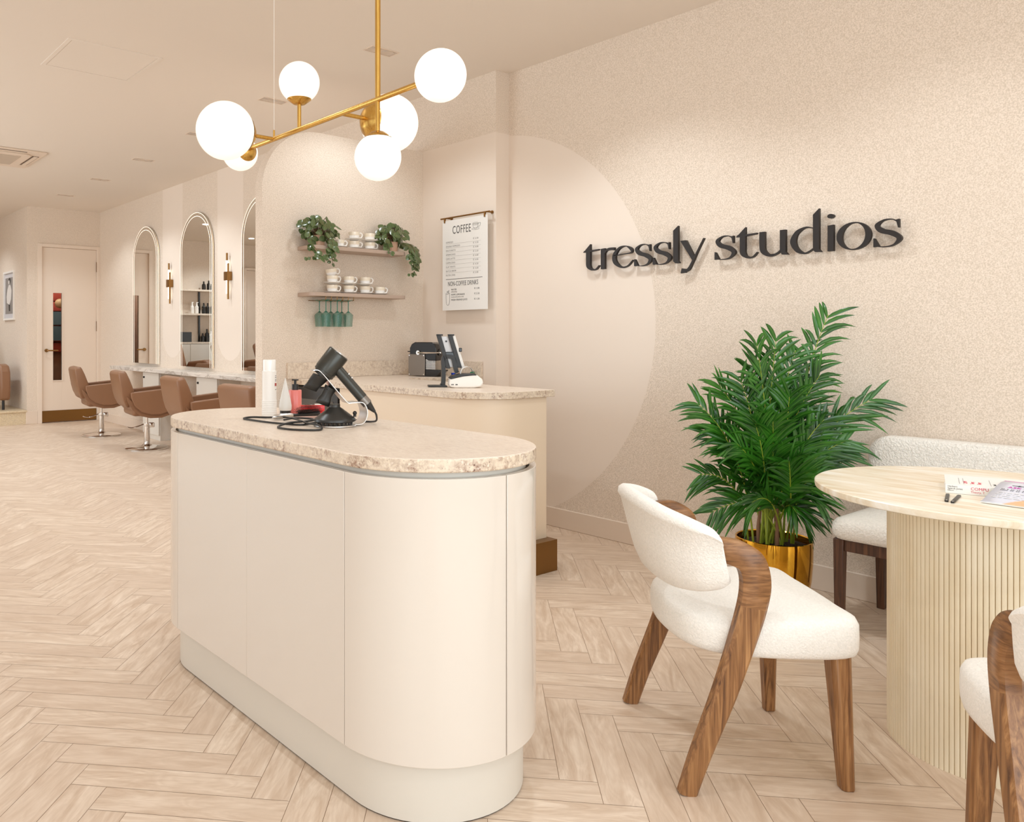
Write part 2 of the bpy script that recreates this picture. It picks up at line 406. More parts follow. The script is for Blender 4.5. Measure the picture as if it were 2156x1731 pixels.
b = B(); box(b, (XR, Y0, 0), (XR + .12, 3.70, CEIL)); box(b, (XC + .001, 3.70, 0), (XR + .12, 3.72, CEIL)); struct('wall_right', b, 'wall_rec')
b = B(); box(b, (XC, 3.7005, 0), (XR + .12, 4.5, CEIL)); struct('wall_coffee', b, 'wall_rec')
b = B(); box(b, (XC, 4.5, 0), (XR + .12, 11.6, CEIL)); struct('wall_salon', b, 'wall_salon')
b = B()
for lo, hi in (((2.87, 11.438, 0), (3.007, 11.56, CEIL)), ((3.007, 11.438, 2.456), (XC, 11.56, CEIL))): box(b, lo, hi)
struct('wall_door', b, 'wall')
b = B(); box(b, (2.87, 11.561, 0), (2.93, Y1, CEIL)); struct('wall_nook', b, 'wall')
b = B(); box(b, (XL, Y1, 0), (XR + .1, Y1 + .1, CEIL)); struct('wall_back', b, 'wall')
b = B()
for lo, hi in (((XL - .1, Y0, 0), (XL, -1.6, CEIL)), ((XL - .1, 2.8, 0), (XL, 3.8, CEIL)), ((XL - .1, 10.0, 0), (XL, Y1, CEIL)), ((XL - .1, 3.8, 0), (XL, 10.0, .4)), ((XL - .1, 3.8, 2.8), (XL, 10.0, CEIL)), ((XL - .1, -1.6, 0), (XL, 2.8, .4)), ((XL - .1, -1.6, 2.7), (XL, 2.8, CEIL))): box(b, lo, hi)
struct('wall_left', b, 'wall')
b = B()
for lo, hi in (((XL, Y0 - .1, 0), (XR + .1, Y0, .35)), ((XL, Y0 - .1, 2.75), (XR + .1, Y0, CEIL)), ((XL, Y0 - .1, .35), (-1.5, Y0, 2.75)), ((3.7, Y0 - .1, .35), (XR + .1, Y0, 2.75))): box(b, lo, hi)
struct('wall_front', b, 'wall')
def window(n, lo, hi, axis, bars):
    b = B(); x0, x1 = lo, hi
    for s in [x0 + (x1 - x0) * k / bars for k in range(bars + 1)]:
        if axis == 'x': box(b, (s - .03, Y0 - .08, .35), (s + .03, Y0 - .03, 2.75))
        else: box(b, (XL - .08, s - .03, .4), (XL - .03, s + .03, 2.7))
    struct('window_%d' % n, b, 'black')
window(1, -1.5, 3.7, 'x', 4); window(2, -1.6, 2.8, 'y', 3); window(3, 3.8, 10.0, 'y', 4)  # the third window is added, out of view, to match the salon fill
# free-standing partition with a rounded top corner
b = B(); R_ = .42
pts = [(2.515, 0)] + [(2.515 + R_ - R_ * cos(radians(a)), 2.541 - R_ + R_ * sin(radians(a))) for a in range(0, 91, 3)] + [(XC, 2.541), (XC, 0)]
prism(b, pts, 0, .085, basis((0, 4.434, 0), (1, 0, 0), (0, 0, 1), (0, 1, 0)))
struct('wall_partition', b, 'wall', smooth=True, ang=25)
# skirting
def skirt(name, lo, hi):
    b = B(); box(b, lo, hi); return struct(name, b, 'trim', bev=.003, seg=1)
skirt('baseboard_right', (XR - .016, Y0 + .01, 0), (XR, 3.70, .119))
skirt('baseboard_salon', (XC - .016, 4.53, 0), (XC, 11.43, .119))
skirt('baseboard_door', (2.856, 11.424, 0), (3.006, 11.438, .175))
skirt('baseboard_column', (XC, 3.684, 0), (XR - .017, 3.70, .119))

# door_1: frame, leaf, vision strip, handle, hinges, kick plate
def build_door(n, x0, x1, yf, flip=1, top=2.456):
    b = B(); y = yf
    for lo, hi in (((x0, y - .018, 0), (x0 + .056, y + .1, top)), ((x1 - .045, y - .018, 0), (x1, y + .1, top)), ((x0 + .056, y - .018, top - .045), (x1 - .045, y + .1, top))): box(b, lo, hi)
    d = struct('door_%d' % n, b, 'door', bev=.002, seg=1)
    gx0, gx1 = (x0 + .206, x0 + .327); L0, L1 = x0 + .058, x1 - .047
    b = B(); yy0, yy1 = y + .012, y + .055
    for lo, hi in (((L0, yy0, .165), (gx0, yy1, top - .048)), ((gx1, yy0, .165), (L1, yy1, top - .048)), ((gx0, yy0, .165), (gx1, yy1, .581)), ((gx0, yy0, 1.786), (gx1, yy1, top - .048))): box(b, lo, hi)
    struct('door_leaf', b, 'door', d, bev=.001, seg=1)
    b = B(); 
    for lo, hi in (((gx0 - .012, y + .004, .569), (gx0, yy0, 1.798)), ((gx1, y + .004, .569), (gx1 + .012, yy0, 1.798)), ((gx0, y + .004, .569), (gx1, yy0, .581)), ((gx0, y + .004, 1.786), (gx1, yy0, 1.798))): box(b, lo, hi)
    struct('glass_bead', b, 'door', d)
    b = B(); box(b, (gx0, y + .03, .581), (gx1, y + .034, 1.786)); struct('vision_glass', b, 'glass', d)
    b = B(); box(b, (L0, y + .006, .012), (L1, y + .055, .165)); struct('kick_plate', b, 'bronze', d)
    b = B(); hx = x0 + .118; cyl(b, (hx, y + .012, .993), (hx, y - .0, .993), .024, n=24); tube(b, spline([(hx, y, .993), (hx, y - .045, .993), (hx + .02, y - .055, .993), (hx + .14, y - .055, .993)], 6), .0095, 12)
    struct('door_handle', b, 'brass2', d, smooth=True)
    for z in (2.17, 1.33, .3):
        b = B(); box(b, (L1 - .002, y - .004, z - .07), (L1 + .014, y + .011, z + .07)); struct('hinge', b, 'brass2', d)
    return d
build_door(1, 3.007, XC, 11.438)
build_door(2, -.62, .24, Y1 - .1, top=2.5)
# dim room behind the glass strip of door_1
b = B(); box(b, (2.935, 12.7, 0), (XC, 12.76, CEIL)); box(b, (XC, 11.6, 0), (XC + .1, 12.76, CEIL)); struct('wall_store', b, 'brown_side')
b = B()
for z in [0.95 + .155 * k for k in range(9)]: rbox(b, (3.0, 12.62, z), (3.8, 12.70, z + .14), .012, 2)
tag(obj('red_shelving', b, plain('brick_red', (196, 92, 80), .5)), 'red horizontal boards seen through the narrow door glass', 'shelving')
b = B(); box(b, (3.3, 12.56, 1.12), (3.52, 12.61, 1.34)); box(b, (3.3, 12.56, 1.36), (3.52, 12.61, 1.56)); box(b, (3.53, 12.56, 1.12), (3.78, 12.61, 1.34)); box(b, (3.53, 12.56, 1.36), (3.78, 12.61, 1.56)); tag(obj('blue_panel', b, plain('slate_blue', (96, 128, 142), .3)), 'slate blue panel in front of red boards behind the door glass', 'panel')
b = B(); ball(b, (3.52, 12.2, 1.67), .07); tag(obj('globe_pendant', b, plain('ivory_globe', (214, 190, 150), .4)), 'ivory globe seen through the narrow door glass', 'lamp')
light('store_lamp', 'POINT', (3.3, 12.0, 2.5), 14, shadow_soft_size=.08)

# raised stone platform in the nook
b = B(); box(b, (XL, 11.44, 0), (2.87, Y1 - .001, .165)); tp = thing('platform', 'raised pale stone platform with a step, in the far nook', 'platform')
obj('riser', b, 'stone_step', tp, smooth=False)
b = B(); box(b, (XL, 11.42, .165), (2.869, Y1 - .001, .19)); obj('tread', b, 'stone_step', tp, bev=.003)

# ------------------------------------------------------------------ ceiling fittings
def downlight(x, y, label, group, lit=False):
    r = thing('twin_downlight', label, 'downlight', (x, y, CEIL), 0, group)
    b = B(); o = rrect(-.106, -.05, .106, .05, .004, 2); i = rrect(-.098, -.042, .098, .042, .003, 2); ringp(b, o, i, -.003, .0); obj('frame', b, 'trim', r)
    b = B(); box(b, (-.098, -.042, -.0005), (.098, .042, 0)); obj('backplate', b, 'lamp_off', r, smooth=False)
    for dx in (-.05, .05):
        b = B(); lathe(b, [(.039, -.0006), (.039, -.0035), (.033, -.0035), (.026, -.0012), (.012, -.001)], 28, M.Translation((dx, 0, 0))); obj('lamp', b, 'lamp_on' if lit else 'lamp_off', r)
    return r
names = ['twin recessed downlight beside the brass pole of the pendant', 'twin recessed downlight behind the top globe of the pendant', 'twin recessed downlight half hidden by the big left globe', 'twin recessed downlight halfway down the salon ceiling row', 'twin recessed downlight second from the far end of the ceiling row', 'twin recessed downlight nearest the far door']
d0 = downlight(3.035, 3.88, names[0], 'twin downlights along the ceiling')
for y, nm in zip((5.19, 6.46, 7.73, 9.0, 10.27), names[1:]): dup(d0, (3.035, y, CEIL), 0, nm)
for x, y, nm in ((2.07, 11.6, 'small lit downlight glinting in the middle arched mirror'), (.6, 12.8, 'small lit downlight glinting in the mirror cut off by the partition')):
    b = B(); lathe(b, [(.045, -.001), (.045, -.006), (.035, -.006), (.02, -.003)], 24, M.Translation((x, y, CEIL))); tag(obj('round_downlight', b, 'lamp_on'), nm, 'downlight')
t = thing('ceiling_hatch', 'flush square access hatch in the ceiling at upper left', 'hatch', (1.73, 5.11, CEIL))
b = B(); ringp(b, rrect(-.29, -.295, .29, .295, .002, 1), rrect(-.265, -.27, .265, .27, .002, 1), -.004, 0); obj('frame', b, 'ceil', t, smooth=False)
b = B(); box(b, (-.262, -.267, -.0025), (.262, .267, 0)); obj('hatch_door', b, 'ceil', t, smooth=False)
t = thing('ceiling_air_conditioner', 'square ceiling air conditioning cassette with open slots', 'air conditioner', (1.77, 8.38, CEIL))
b = B(); prism(b, rrect(-.42, -.42, .42, .42, .01, 2), -.016, 0); obj('panel', b, 'trim', t, bev=.006)
b = B(); prism(b, rrect(-.31, -.31, .31, .31, .07, 5), -.030, -.0155); obj('cover', b, 'trim', t, bev=.006)
b = B(); prism(b, rrect(-.225, -.225, .225, .225, .004, 1), -.033, -.0295); obj('intake_grille', b, plain('grille_grey', (196, 180, 163), .6), t)
for k in range(4):
    b = B(); mt = M.Rotation(k * pi / 2, 4, 'Z'); box(b, (-.24, -.385, -.0185), (.24, -.325, -.0158), mt); obj('air_slot', b, plain('slot_shadow', (112, 94, 78), .7), t, smooth=False)
    b = B(); box(b, (-.235, -.375, -.024), (.235, -.338, -.0188), mt); obj('louvre', b, 'trim', t)

# ------------------------------------------------------------------ island
def stadium(r, n=32, cx_=1.472, ya=1.666, yb=2.69):
    return [(cx_ + r * cos(radians(180 + 180 * k / n)), ya + r * sin(radians(180 + 180 * k / n))) for k in range(n + 1)] + [(cx_ + r * cos(radians(180 * k / n)), yb + r * sin(radians(180 * k / n))) for k in range(n + 1)]
t = thing('reception_island', 'glossy cream island with rounded ends and recessed plinth', 'island')
b = B(); prism(b, stadium(.255), .004, .17); obj('plinth', b, 'gloss2', t)
b = B(); prism(b, stadium(.252), 0, .004); obj('plinth_shade_strip', b, 'gap', t)  # dark strip, shade of the gap below the plinth put into its colour
b = B(); prism(b, stadium(.262), .16, .868); obj('carcass', b, 'gloss2', t)
def shell(pts_o, pts_i, z0=.156, z1=.853):
    b = B(); ringp(b, pts_o, pts_i, z0, z1, close=False); return b
cxi, ro, ri = 1.472, .289, .271
def piece(kind, a, c):
    if kind == 'L': return [(cxi - ro, a + (c - a) * k / 6) for k in range(7)], [(cxi - ri, a + (c - a) * k / 6) for k in range(7)]
    if kind == 'R': return [(cxi + ro, a + (c - a) * k / 6) for k in range(7)], [(cxi + ri, a + (c - a) * k / 6) for k in range(7)]
    yc = 1.666 if kind == 'N' else 2.69
    return arc(cxi, yc, ro, a, c, 28), arc(cxi, yc, ri, a, c, 28)
for nm, k, a, c in (('side_panel', 'L', 1.667, 2.1811), ('side_panel', 'L', 2.1819, 2.689), ('curved_panel', 'N', 180.3, 269.6), ('curved_panel', 'N', 270.4, 359.7), ('side_panel', 'R', 1.667, 2.1811), ('side_panel', 'R', 2.1819, 2.689), ('curved_panel', 'F', .3, 89.6), ('curved_panel', 'F', 90.4, 179.7)):
    obj(nm, shell(*piece(k, a, c)), 'gloss', t, bev=.0012)
b = B(); prism(b, stadium(.2895, 40), .868, .902)
bmesh.ops.recalc_face_normals(b, faces=b.faces)
for f in b.faces: f.material_index = 0 if f.normal.z > .5 else 1
tag(obj('stone_worktop', b, None, bev=.004, mats=['granite_top', 'granite_edge'], seg=3), 'speckled cream stone top with rounded ends on the glossy island', 'worktop')

# ------------------------------------------------------------------ coffee counter
r = .28
F_ = lambda o, xe: [(2.735 + o, 4.433), (2.735 + o, 2.715 + r)] + arc(2.735 + r, 2.715 + r, r - o, 180, 270, 24)[1:] + [(xe, 2.715 + o)]
t = thing('stone_counter_top', 'speckled stone counter top with splashback, along coffee nook walls', 'worktop')
pts = F_(0, 3.262) + [(3.262, 3.1), (3.30, 3.3), (3.325, 3.9)] + arc(3.445, 3.92, .12, 180, 0, 10) + [(3.568, 3.82), (XC - .001, 3.82), (XC - .001, 4.433)]
b = B(); prism(b, pts, .885, .92)
bmesh.ops.recalc_face_normals(b, faces=b.faces)
for f in b.faces: f.material_index = 0 if f.normal.z > .5 else 1
obj('slab', b, None, t, bev=.0025, mats=['granite_top', 'granite_edge'])
b = B(); box(b, (2.693, 4.412, .9205), (XC - .022, 4.433, 1.024)); obj('splashback', b, 'granite', t, bev=.0015)
b = B(); box(b, (XC - .021, 3.82, .9205), (XC - .001, 4.433, 1.024)); obj('splashback', b, 'granite', t, bev=.0015)
t = thing('curved_service_counter', 'cream curved counter base with a bronze plinth', 'counter')
o = .022; xe = 3.222
body = [(2.735 + o, 3.93), (2.735 + o, 2.715 + r)] + arc(2.735 + r, 2.715 + r, r - o, 180, 270, 24)[1:] + [(xe, 2.715 + o), (xe, 3.93)]
b = B(); prism(b, body, .12, .8845); obj('body', b, 'cream', t, bev=.002)
o = -.018; xe = 3.238
pl = [(2.71, 3.93), (2.71, 2.68 + r)] + arc(2.71 + r, 2.68 + r, r, 180, 270, 24)[1:] + [(xe, 2.68), (xe, 3.93)]
b = B(); prism(b, pl, 0, .159); obj('plinth', b, 'bronze', t, bev=.001)
t = thing('wine_fridge', 'dark glass fronted fridge built under the counter by the partition', 'fridge')
b = B(); box(b, (2.77, 3.935, .05), (3.3, 4.42, .88)); obj('casing', b, 'black', t, bev=.002)
b = B(); box(b, (2.748, 3.94, .10), (2.769, 4.415, .875)); obj('door', b, 'black', t, bev=.002)
b = B(); box(b, (2.745, 3.985, .14), (2.7485, 4.37, .80)); obj('glass', b, 'darkglass', t)
b = B(); tube(b, spline([(2.748, 4.39, .74), (2.725, 4.39, .73), (2.725, 4.39, .45), (2.748, 4.39, .44)], 5), .005, 8); obj('handle', b, 'chrome', t)
b = B(); box(b, (3.60, 3.84, .0), (XC - .002, 4.43, .884)); t = thing('back_cabinet', 'cream cabinet under the stone counter along the coffee wall', 'cabinet'); obj('body', b, 'cream', t)
b = B(); box(b, (3.585, 3.845, .12), (3.599, 4.40, .875)); obj('door', b, 'cream', t, bev=.001)

# ------------------------------------------------------------------ floating shelves
def shelf(z, label):
    x0, x1, yb, yf, r_ = 2.777, 3.562, 4.434, 4.264, .035
    pts = [(x0, yb)] + arc(x0 + r_, yf + r_, r_, 180, 270, 6) + arc(x1 - r_, yf + r_, r_, 270, 360, 6) + [(x1, yb)]
    b = B(); prism(b, pts, z - .024, z); tag(obj('wall_shelf', b, 'shelf', bev=.002), label, 'shelf', 'taupe shelves on the partition')
shelf(1.776, 'taupe floating shelf holding the two trailing plants')
shelf(1.476, 'taupe floating shelf with hanging glasses below')

# cups and saucers
def mk_cup():
    r = thing('coffee_cup', '', 'cup')
    b = B(); lathe(b, [(.0, .002), (.019, .002), (.020, 0), (.022, .004), (.032, .015), (.0365, .033), (.0378, .050), (.036, .050), (.0345, .033), (.030, .017), (.016, .008), (0, .007)], 36)
    bmesh.ops.remove_doubles(b, verts=b.verts, dist=1e-6); obj('bowl', b, 'cup', r)
    b = B(); tube(b, spline([(.035, 0, .043), (.048, 0, .046), (.058, 0, .037), (.056, 0, .022), (.045, 0, .012), (.033, 0, .016)], 6), .0042, 8); obj('handle', b, 'white_gloss', r)
    return r
def mk_saucer():
    b = B(); lathe(b, [(.0, .0015), (.024, .0015), (.026, 0), (.03, .002), (.059, .010), (.0595, .012), (.032, .0055), (.02, .0045), (0, .0045)], 40); bmesh.ops.remove_doubles(b, verts=b.verts, dist=1e-6)
    return obj('saucer', b, 'white_gloss')
cup0, sau0 = mk_cup(), mk_saucer(); used = {'c': 0, 's': 0}
def cup(x, y, z, label, tilt=0):
    c = cup0 if not used['c'] else dup(cup0); used['c'] = 1
    c.location = (x, y, z); c.rotation_euler = (0, tilt, radians(-14)); c['label'] = label; c['group'] = 'coffee cups on the shelves'
def sau(x, y, z, label):
    s = sau0 if not used['s'] else sau0.copy()
    if used['s']: COL.objects.link(s)
    used['s'] = 1; s.location = (x, y, z); tag(s, label, 'saucer', 'saucers on the shelves')
Z2 = 1.7762; Z1 = 1.4762; YS = 4.352
for x, n, where in ((3.047, 1, 'beside the left trailing plant'), (3.172, 2, 'in the middle of the upper shelf'), (3.304, 2, 'beside the right trailing plant')):
    for k in range(n):
        lv = '' if n == 1 else (', lower of its pair' if k == 0 else ', upper of its pair')
        sau(x, YS, Z2 + .0615 * k, 'white saucer ' + where + lv); cup(x, YS, Z2 + .0615 * k + .0045, 'two-tone cup ' + where + lv)
for x, n, where in ((2.994, 2, 'in the tallest stack of the lower shelf'), (3.128, 2, 'in the second stack of the lower shelf'), (3.263, 2, 'in the third stack of the lower shelf'), (3.389, 1, 'alone at the lower shelf end')):
    for k in range(n):
        lv = '' if n == 1 else (', bottom layer' if k == 0 else ', second layer')
        sau(x, YS, Z1 + .0615 * k, 'white saucer ' + where + lv); cup(x, YS, Z1 + .0615 * k + .0045, 'two-tone cup ' + where + lv)
cup(2.992, YS, Z1 + .0615 + .0045 + .045, 'tilted cup on top of the tallest stack', radians(-9))

# glass rack and hanging glasses
t = thing('glass_rack', 'slim brass wire rack under the lower shelf', 'rack', (0, 0, 0))
for x in (2.89, 2.934, 2.98, 3.024, 3.068, 3.112):
    b = B(); tube(b, spline([(x, 4.275, 1.4515), (x, 4.275, 1.434), (x, 4.285, 1.4285), (x, 4.415, 1.4285)], 5), .0022, 8); obj('rail', b, 'brass2', t)
b = B(); cyl(b, (2.85, 4.415, 1.4285), (3.17, 4.415, 1.4285), .0025); obj('cross_bar', b, 'brass2', t)
def mk_glass():
    r = thing('wine_glass', '', 'wine glass')
    b = B(); lathe(b, [(.0, 0), (.032, -.001), (.031, -.003), (.006, -.010), (0, -.011)], 28); obj('foot', b, 'gstem', r)
    b = B(); cyl(b, (0, 0, -.008), (0, 0, -.075), .0028, n=10); lathe(b, [(.0, -.073), (.004, -.074), (.016, -.082), (.0, -.080)], 28); obj('stem', b, 'gstem', r)
    b = B(); lathe(b, [(.0, -.0765), (.018, -.083), (.033, -.097), (.0335, -.102), (.0275, -.175), (.0263, -.175), (.0318, -.102), (.031, -.098), (.016, -.085), (.0, -.079)], 14); bmesh.ops.remove_doubles(b, verts=b.verts, dist=1e-6); obj('bowl', b, 'gglass', r, ang=20)
    return r
g0 = mk_glass()
gl = [(2.912, 4.305, 'leftmost hanging green wine glass of the front row'), (3.002, 4.305, 'middle hanging green wine glass of the front row'), (3.090, 4.305, 'rightmost hanging green wine glass of the front row'), (2.912, 4.38, 'leftmost hanging green wine glass of the back row'), (3.002, 4.38, 'middle hanging green wine glass of the back row'), (3.090, 4.38, 'rightmost hanging green wine glass of the back row')]
for i, (x, y, lb) in enumerate(gl):
    g = g0 if i == 0 else dup(g0)
    g.location = (x, y, 1.432); g['label'] = lb; g['group'] = 'wine glasses hanging under the shelf'

# trailing shelf plants
def leaf_mesh(bm, uvl, p, d, n_, L, Wd, droop=.3):
    d = d.normalized(); s = d.cross(n_).normalized(); n_ = s.cross(d)
    prof = [(0, .15), (.12, .68), (.35, 1), (.6, .95), (.82, .6), (1, .04)]
    rows = []
    for u, w_ in prof:
        c = p + d * L * u - n_ * (L * droop * u * u); e = Wd * w_
        rows.append([(bm.verts.new(c - s * e - n_ * e * .25), u, 0), (bm.verts.new(c), u, .5), (bm.verts.new(c + s * e - n_ * e * .25), u, 1)])
    for a, b in zip(rows, rows[1:]):
        for i in (0, 1):
            q = (a[i], a[i + 1], b[i + 1], b[i]); f = bm.faces.new([k[0] for k in q])
            for lp, k in zip(f.loops, q): lp[uvl].uv = (k[1], k[2])
def trailing(x, y, z, label, seed, trails, mirror=-1):
    rnd = random.Random(seed); r = thing('trailing_plant', label, 'plant', (x, y, z), 0, 'trailing plants on the upper shelf')
    b = B(); lathe(b, [(0, 0), (.034, 0), (.038, .004), (.042, .072), (.039, .072), (.037, .06), (0, .06)], 28); bmesh.ops.remove_doubles(b, verts=b.verts, dist=1e-6); obj('pot', b, 'terracotta', r)
    b = B(); lathe(b, [(0, .058), (.037, .0615), (0, .065)], 20); obj('soil', b, 'soil', r)
    bl = B(); uvl = bl.loops.layers.uv.new('UVMap'); bs = B()
    for k in range(95):                       # the mound on top of the pot, leaves hanging outwards
        a = rnd.uniform(0, 2 * pi); el = rnd.uniform(-.35, 1.45); R0 = rnd.uniform(.55, 1.0)
        c = V((cos(a) * cos(el) * R0 * .145 + mirror * .012, sin(a) * cos(el) * R0 * .10 - .01, .105 + sin(el) * R0 * .105))
        if c.y > .055: c.y = .055
        if c.z < .055: c.z = .06
        d = V((cos(a) * .55 + rnd.uniform(-.5, .5), -.35 * rnd.random(), -.75 + rnd.uniform(-.3, .6)))
        n_ = V((cos(a) * .35 + rnd.uniform(-.4, .4), -1, .45 + rnd.uniform(-.2, .4)))
        leaf_mesh(bl, uvl, c, d, n_, rnd.uniform(.038, .054), rnd.uniform(.015, .020), .15)
        tube(bs, [V((cos(a) * .02, sin(a) * .02, .06)), c * .6 + V((0, 0, .055)), c], .0011, 5)
    for tr in trails:
        P = spline([V((p[0], p[1], p[2] if p[2] > 0 else p[2] * .62)) for p in tr], 7); tube(bs, P, .0012, 5)
        for i in range(3, len(P), 3):
            for s_ in (0, 1):
                if rnd.random() < .12: continue
                ang = rnd.uniform(0, 2 * pi); out = V((cos(ang), -abs(sin(ang)) * .6, -.7 + rnd.uniform(-.2, .5)))
                k_ = 1.0 if i < len(P) * .6 else .68
                leaf_mesh(bl, uvl, P[i] + V((rnd.uniform(-.012, .012), 0, 0)), out, V((rnd.uniform(-.4, .4), -1, .35)), rnd.uniform(.036, .052) * k_, rnd.uniform(.015, .021) * k_)
    obj('leaves', bl, 'pepper', r, ang=80); obj('vines', bs, 'vine', r)
trailing(2.886, 4.352, 1.776, 'leafy trailing plant in peach pot, at the shelf end nearer the salon mirrors', 11, [
    [(0.03, -.03, .07), (.035, -.10, .04), (.025, -.13, -.05), (.02, -.13, -.14), (.03, -.12, -.19)],
    [(-.03, -.02, .07), (-.09, -.06, .02), (-.07, -.11, -.08), (-.06, -.12, -.12), (-.12, -.1, -.13), (-.14, -.08, -.14)],
    [(.02, -.04, .07), (.05, -.1, .02), (.045, -.125, -.04), (.04, -.125, -.1)], [(-.04, -.03, .07), (-.085, -.06, .05), (-.10, -.07, -.02), (-.085, -.08, -.06)],
    [(.0, -.04, .08), (.01, -.11, .03), (-.01, -.125, -.06), (-.01, -.125, -.12)], [(.04, 0, .1), (.1, -.03, .12), (.15, -.03, .09)]])
trailing(3.498, 4.352, 1.776, 'leafy trailing plant in peach pot, at the shelf end nearer the menu', 23, [
    [(0.03, -.03, .07), (.10, -.09, .05), (.12, -.11, -.04), (.12, -.11, -.14), (.11, -.11, -.22), (.08, -.1, -.245)],
    [(.04, -.03, .07), (.13, -.06, .05), (.155, -.07, -.03), (.15, -.08, -.12)], [(.02, -.04, .07), (.07, -.11, .03), (.075, -.125, -.06), (.08, -.125, -.13)],
    [(.05, -.02, .07), (.17, -.03, .06), (.2, -.03, .0), (.19, -.03, -.05)], [(.03, -.03, .08), (.10, -.1, .04), (.105, -.12, -.05), (.11, -.12, -.1)],
    [(-.03, -.03, .07), (-.08, -.06, .05), (-.095, -.08, .01), (-.09, -.1, -.02)], [(.04, -.03, .07), (.13, -.08, .02), (.14, -.1, -.08), (.135, -.1, -.17)]])

# ------------------------------------------------------------------ menu board on the coffee wall
t = thing('coffee_menu', 'white drinks menu hung from a brass rail by the coffee machine', 'menu', (3.808, 4.168, 1.374))
ML, MH = .436, .624                                   # width along -Y, height
b = B(); box(b, (-.002, -ML, 0), (.002, 0, MH)); obj('board', b, 'paper', t, smooth=False)
b = B(); cyl(b, (0, .02, MH + .018), (0, -ML - .018, MH + .018), .0055, n=14); 
for y in (-.045, -ML + .0): lathe(b, [(0, 0), (.011, 0), (.011, .006), (.006, .007), (.006, .04), (0, .04)], 18, basis((.045, y, MH + .018), (0, 1, 0), (0, 0, 1), (-1, 0, 0)))
obj('hanging_rail', b, 'brass2', t)
b = B()
for y in (-.022, -ML + .025): box(b, (-.006, y - .006, MH - .014), (.003, y + .006, MH + .016))
obj('clip', b, 'brass2', t)
mt_m = lambda u, v: basis((-.0026, -u, v), (0, -1, 0), (0, 0, 1), (-1, 0, 0))
b = B(); text_bm(b, 'COFFEE', .078, mt_m(.10, .527), .0003, sx=.62, spacing=1.12)
text_bm(b, 'NON-COFFEE DRINKS', .045, mt_m(.055, .168), .0003, sx=.62, spacing=1.08)
box(b, (-.003, -.39, .2135), (-.0022, -.035, .2165))
obj('printed_headings', b, 'ink_thin', t, smooth=False); b = B()
for rr, zz, xx in ((.026, .578, .325), (.026, .571, .325)): tube(b, [(-.0026, -xx - rr * cos(2 * pi * k / 20), zz + .006 * sin(2 * pi * k / 20)) for k in range(20)], .0006, 5, close=True)
tube(b, [(-.0026, -(.325 + .026 * cos(radians(a))), .576 + .036 * sin(radians(a))) for a in range(180, 361, 12)], .0007, 5)
tube(b, [(-.0026, -(.325 + .035 * cos(2 * pi * k / 24)), .541 + .007 * sin(2 * pi * k / 24)) for k in range(24)], .0006, 5, close=True)
tube(b, spline([(-.0026, -.351, .573), (-.0026, -.372, .577), (-.0026, -.366, .557), (-.0026, -.346, .553)], 5), .0008, 5)
obj('cup_drawing', b, 'ink_thin', t, smooth=False); b = B()
for L_ in ([(.035, .115), (.041, .045), (.068, .045), (.073, .115)], [(.033, .118), (.05, .112), (.075, .120)], [(.045, .118), (.05, .135), (.055, .12)], [(.055, .12), (.066, .14), (.062, .118)]):
    tube(b, spline([(-.0026, -u, v) for u, v in L_], 5), .0009, 5)
obj('glass_drawing', b, 'ink_thin', t, smooth=False); b = B()
items = [('ESPRESSO', '€ 2.50'), ('DOUBLE ESPRESSO', '€ 3.50'), ('MACCHIATO', '€ 4.00'), ('AMERICANO', '€ 2.50'), ('CAFE LATTE', '€ 4.00'), ('CAPPUCINO', '€ 4.00'), ('FLAT WHITE', '€ 4.50'), ('BATCH BREW', '€ 3.50'), ('FILTER (V60)', '€ 5.00')]
for i, s in enumerate((('WATER', '€ 1.00', .137), ('HOME LEMONADE', '€ 2.50', .102), ('FRESH ORANGE JUICE', '€ 1.50', .066))):
    text_bm(b, s[0], .0165, mt_m(.088, s[2]), .0003, sx=.9, spacing=1.1)
    text_bm(b, s[1], .0165, mt_m(.315, s[2]), .0003, sx=.9, spacing=1.2)
obj('drinks_list', b, 'ink_thin', t, smooth=False)
b = B()
for i, (a_, p_) in enumerate(items):
    z = .478 - i * .0285
    text_bm(b, a_, .0165, mt_m(.035, z - .012), .0003, sx=.9, spacing=1.15); text_bm(b, p_, .0165, mt_m(.303, z - .006), .0003, sx=.9, spacing=1.25)
    if i < 8: box(b, (-.0028, -.375, z - .0195), (-.0022, -.035, z - .0188))
text_bm(b, '(still/sparkling)', .011, mt_m(.088, .124), .0003, sx=.9); text_bm(b, '(strawberry/lemon/forest fruit)', .011, mt_m(.088, .088), .0003, sx=.9)
obj('printed_list', b, 'ink_light', t, smooth=False)

# ------------------------------------------------------------------ raised wall lettering
def stroke(bm, pts, widths, z0, z1, n=10, ends=None):
    """flat ribbon along a centre line, width varying, extruded from z0 to z1"""
    P = spline([(x, y, 0) for x, y in pts], n); m_ = len(P); W_ = []
    for i in range(m_):
        s = i / (m_ - 1) * (len(widths) - 1); k = min(int(s), len(widths) - 2); f = s - k; f = f * f * (3 - 2 * f); W_.append(widths[k] * (1 - f) + widths[k + 1] * f)
    Lf, Rt = [], []
    for i in range(m_):
        d = (P[min(i + 1, m_ - 1)] - P[max(i - 1, 0)]).normalized(); nn = V((-d.y, d.x, 0)); Lf.append(P[i] + nn * W_[i] / 2); Rt.append(P[i] - nn * W_[i] / 2)
    loft(bm, [[(a.x, a.y, z0), (a.x, a.y, z1), (c.x, c.y, z1), (c.x, c.y, z0)] for a, c in zip(Lf, Rt)])
def poly(bm, pts, z0, z1): prism(bm, pts, z0, z1)
TH, TN = .165, .045                                     # thick and thin stroke, in x-heights
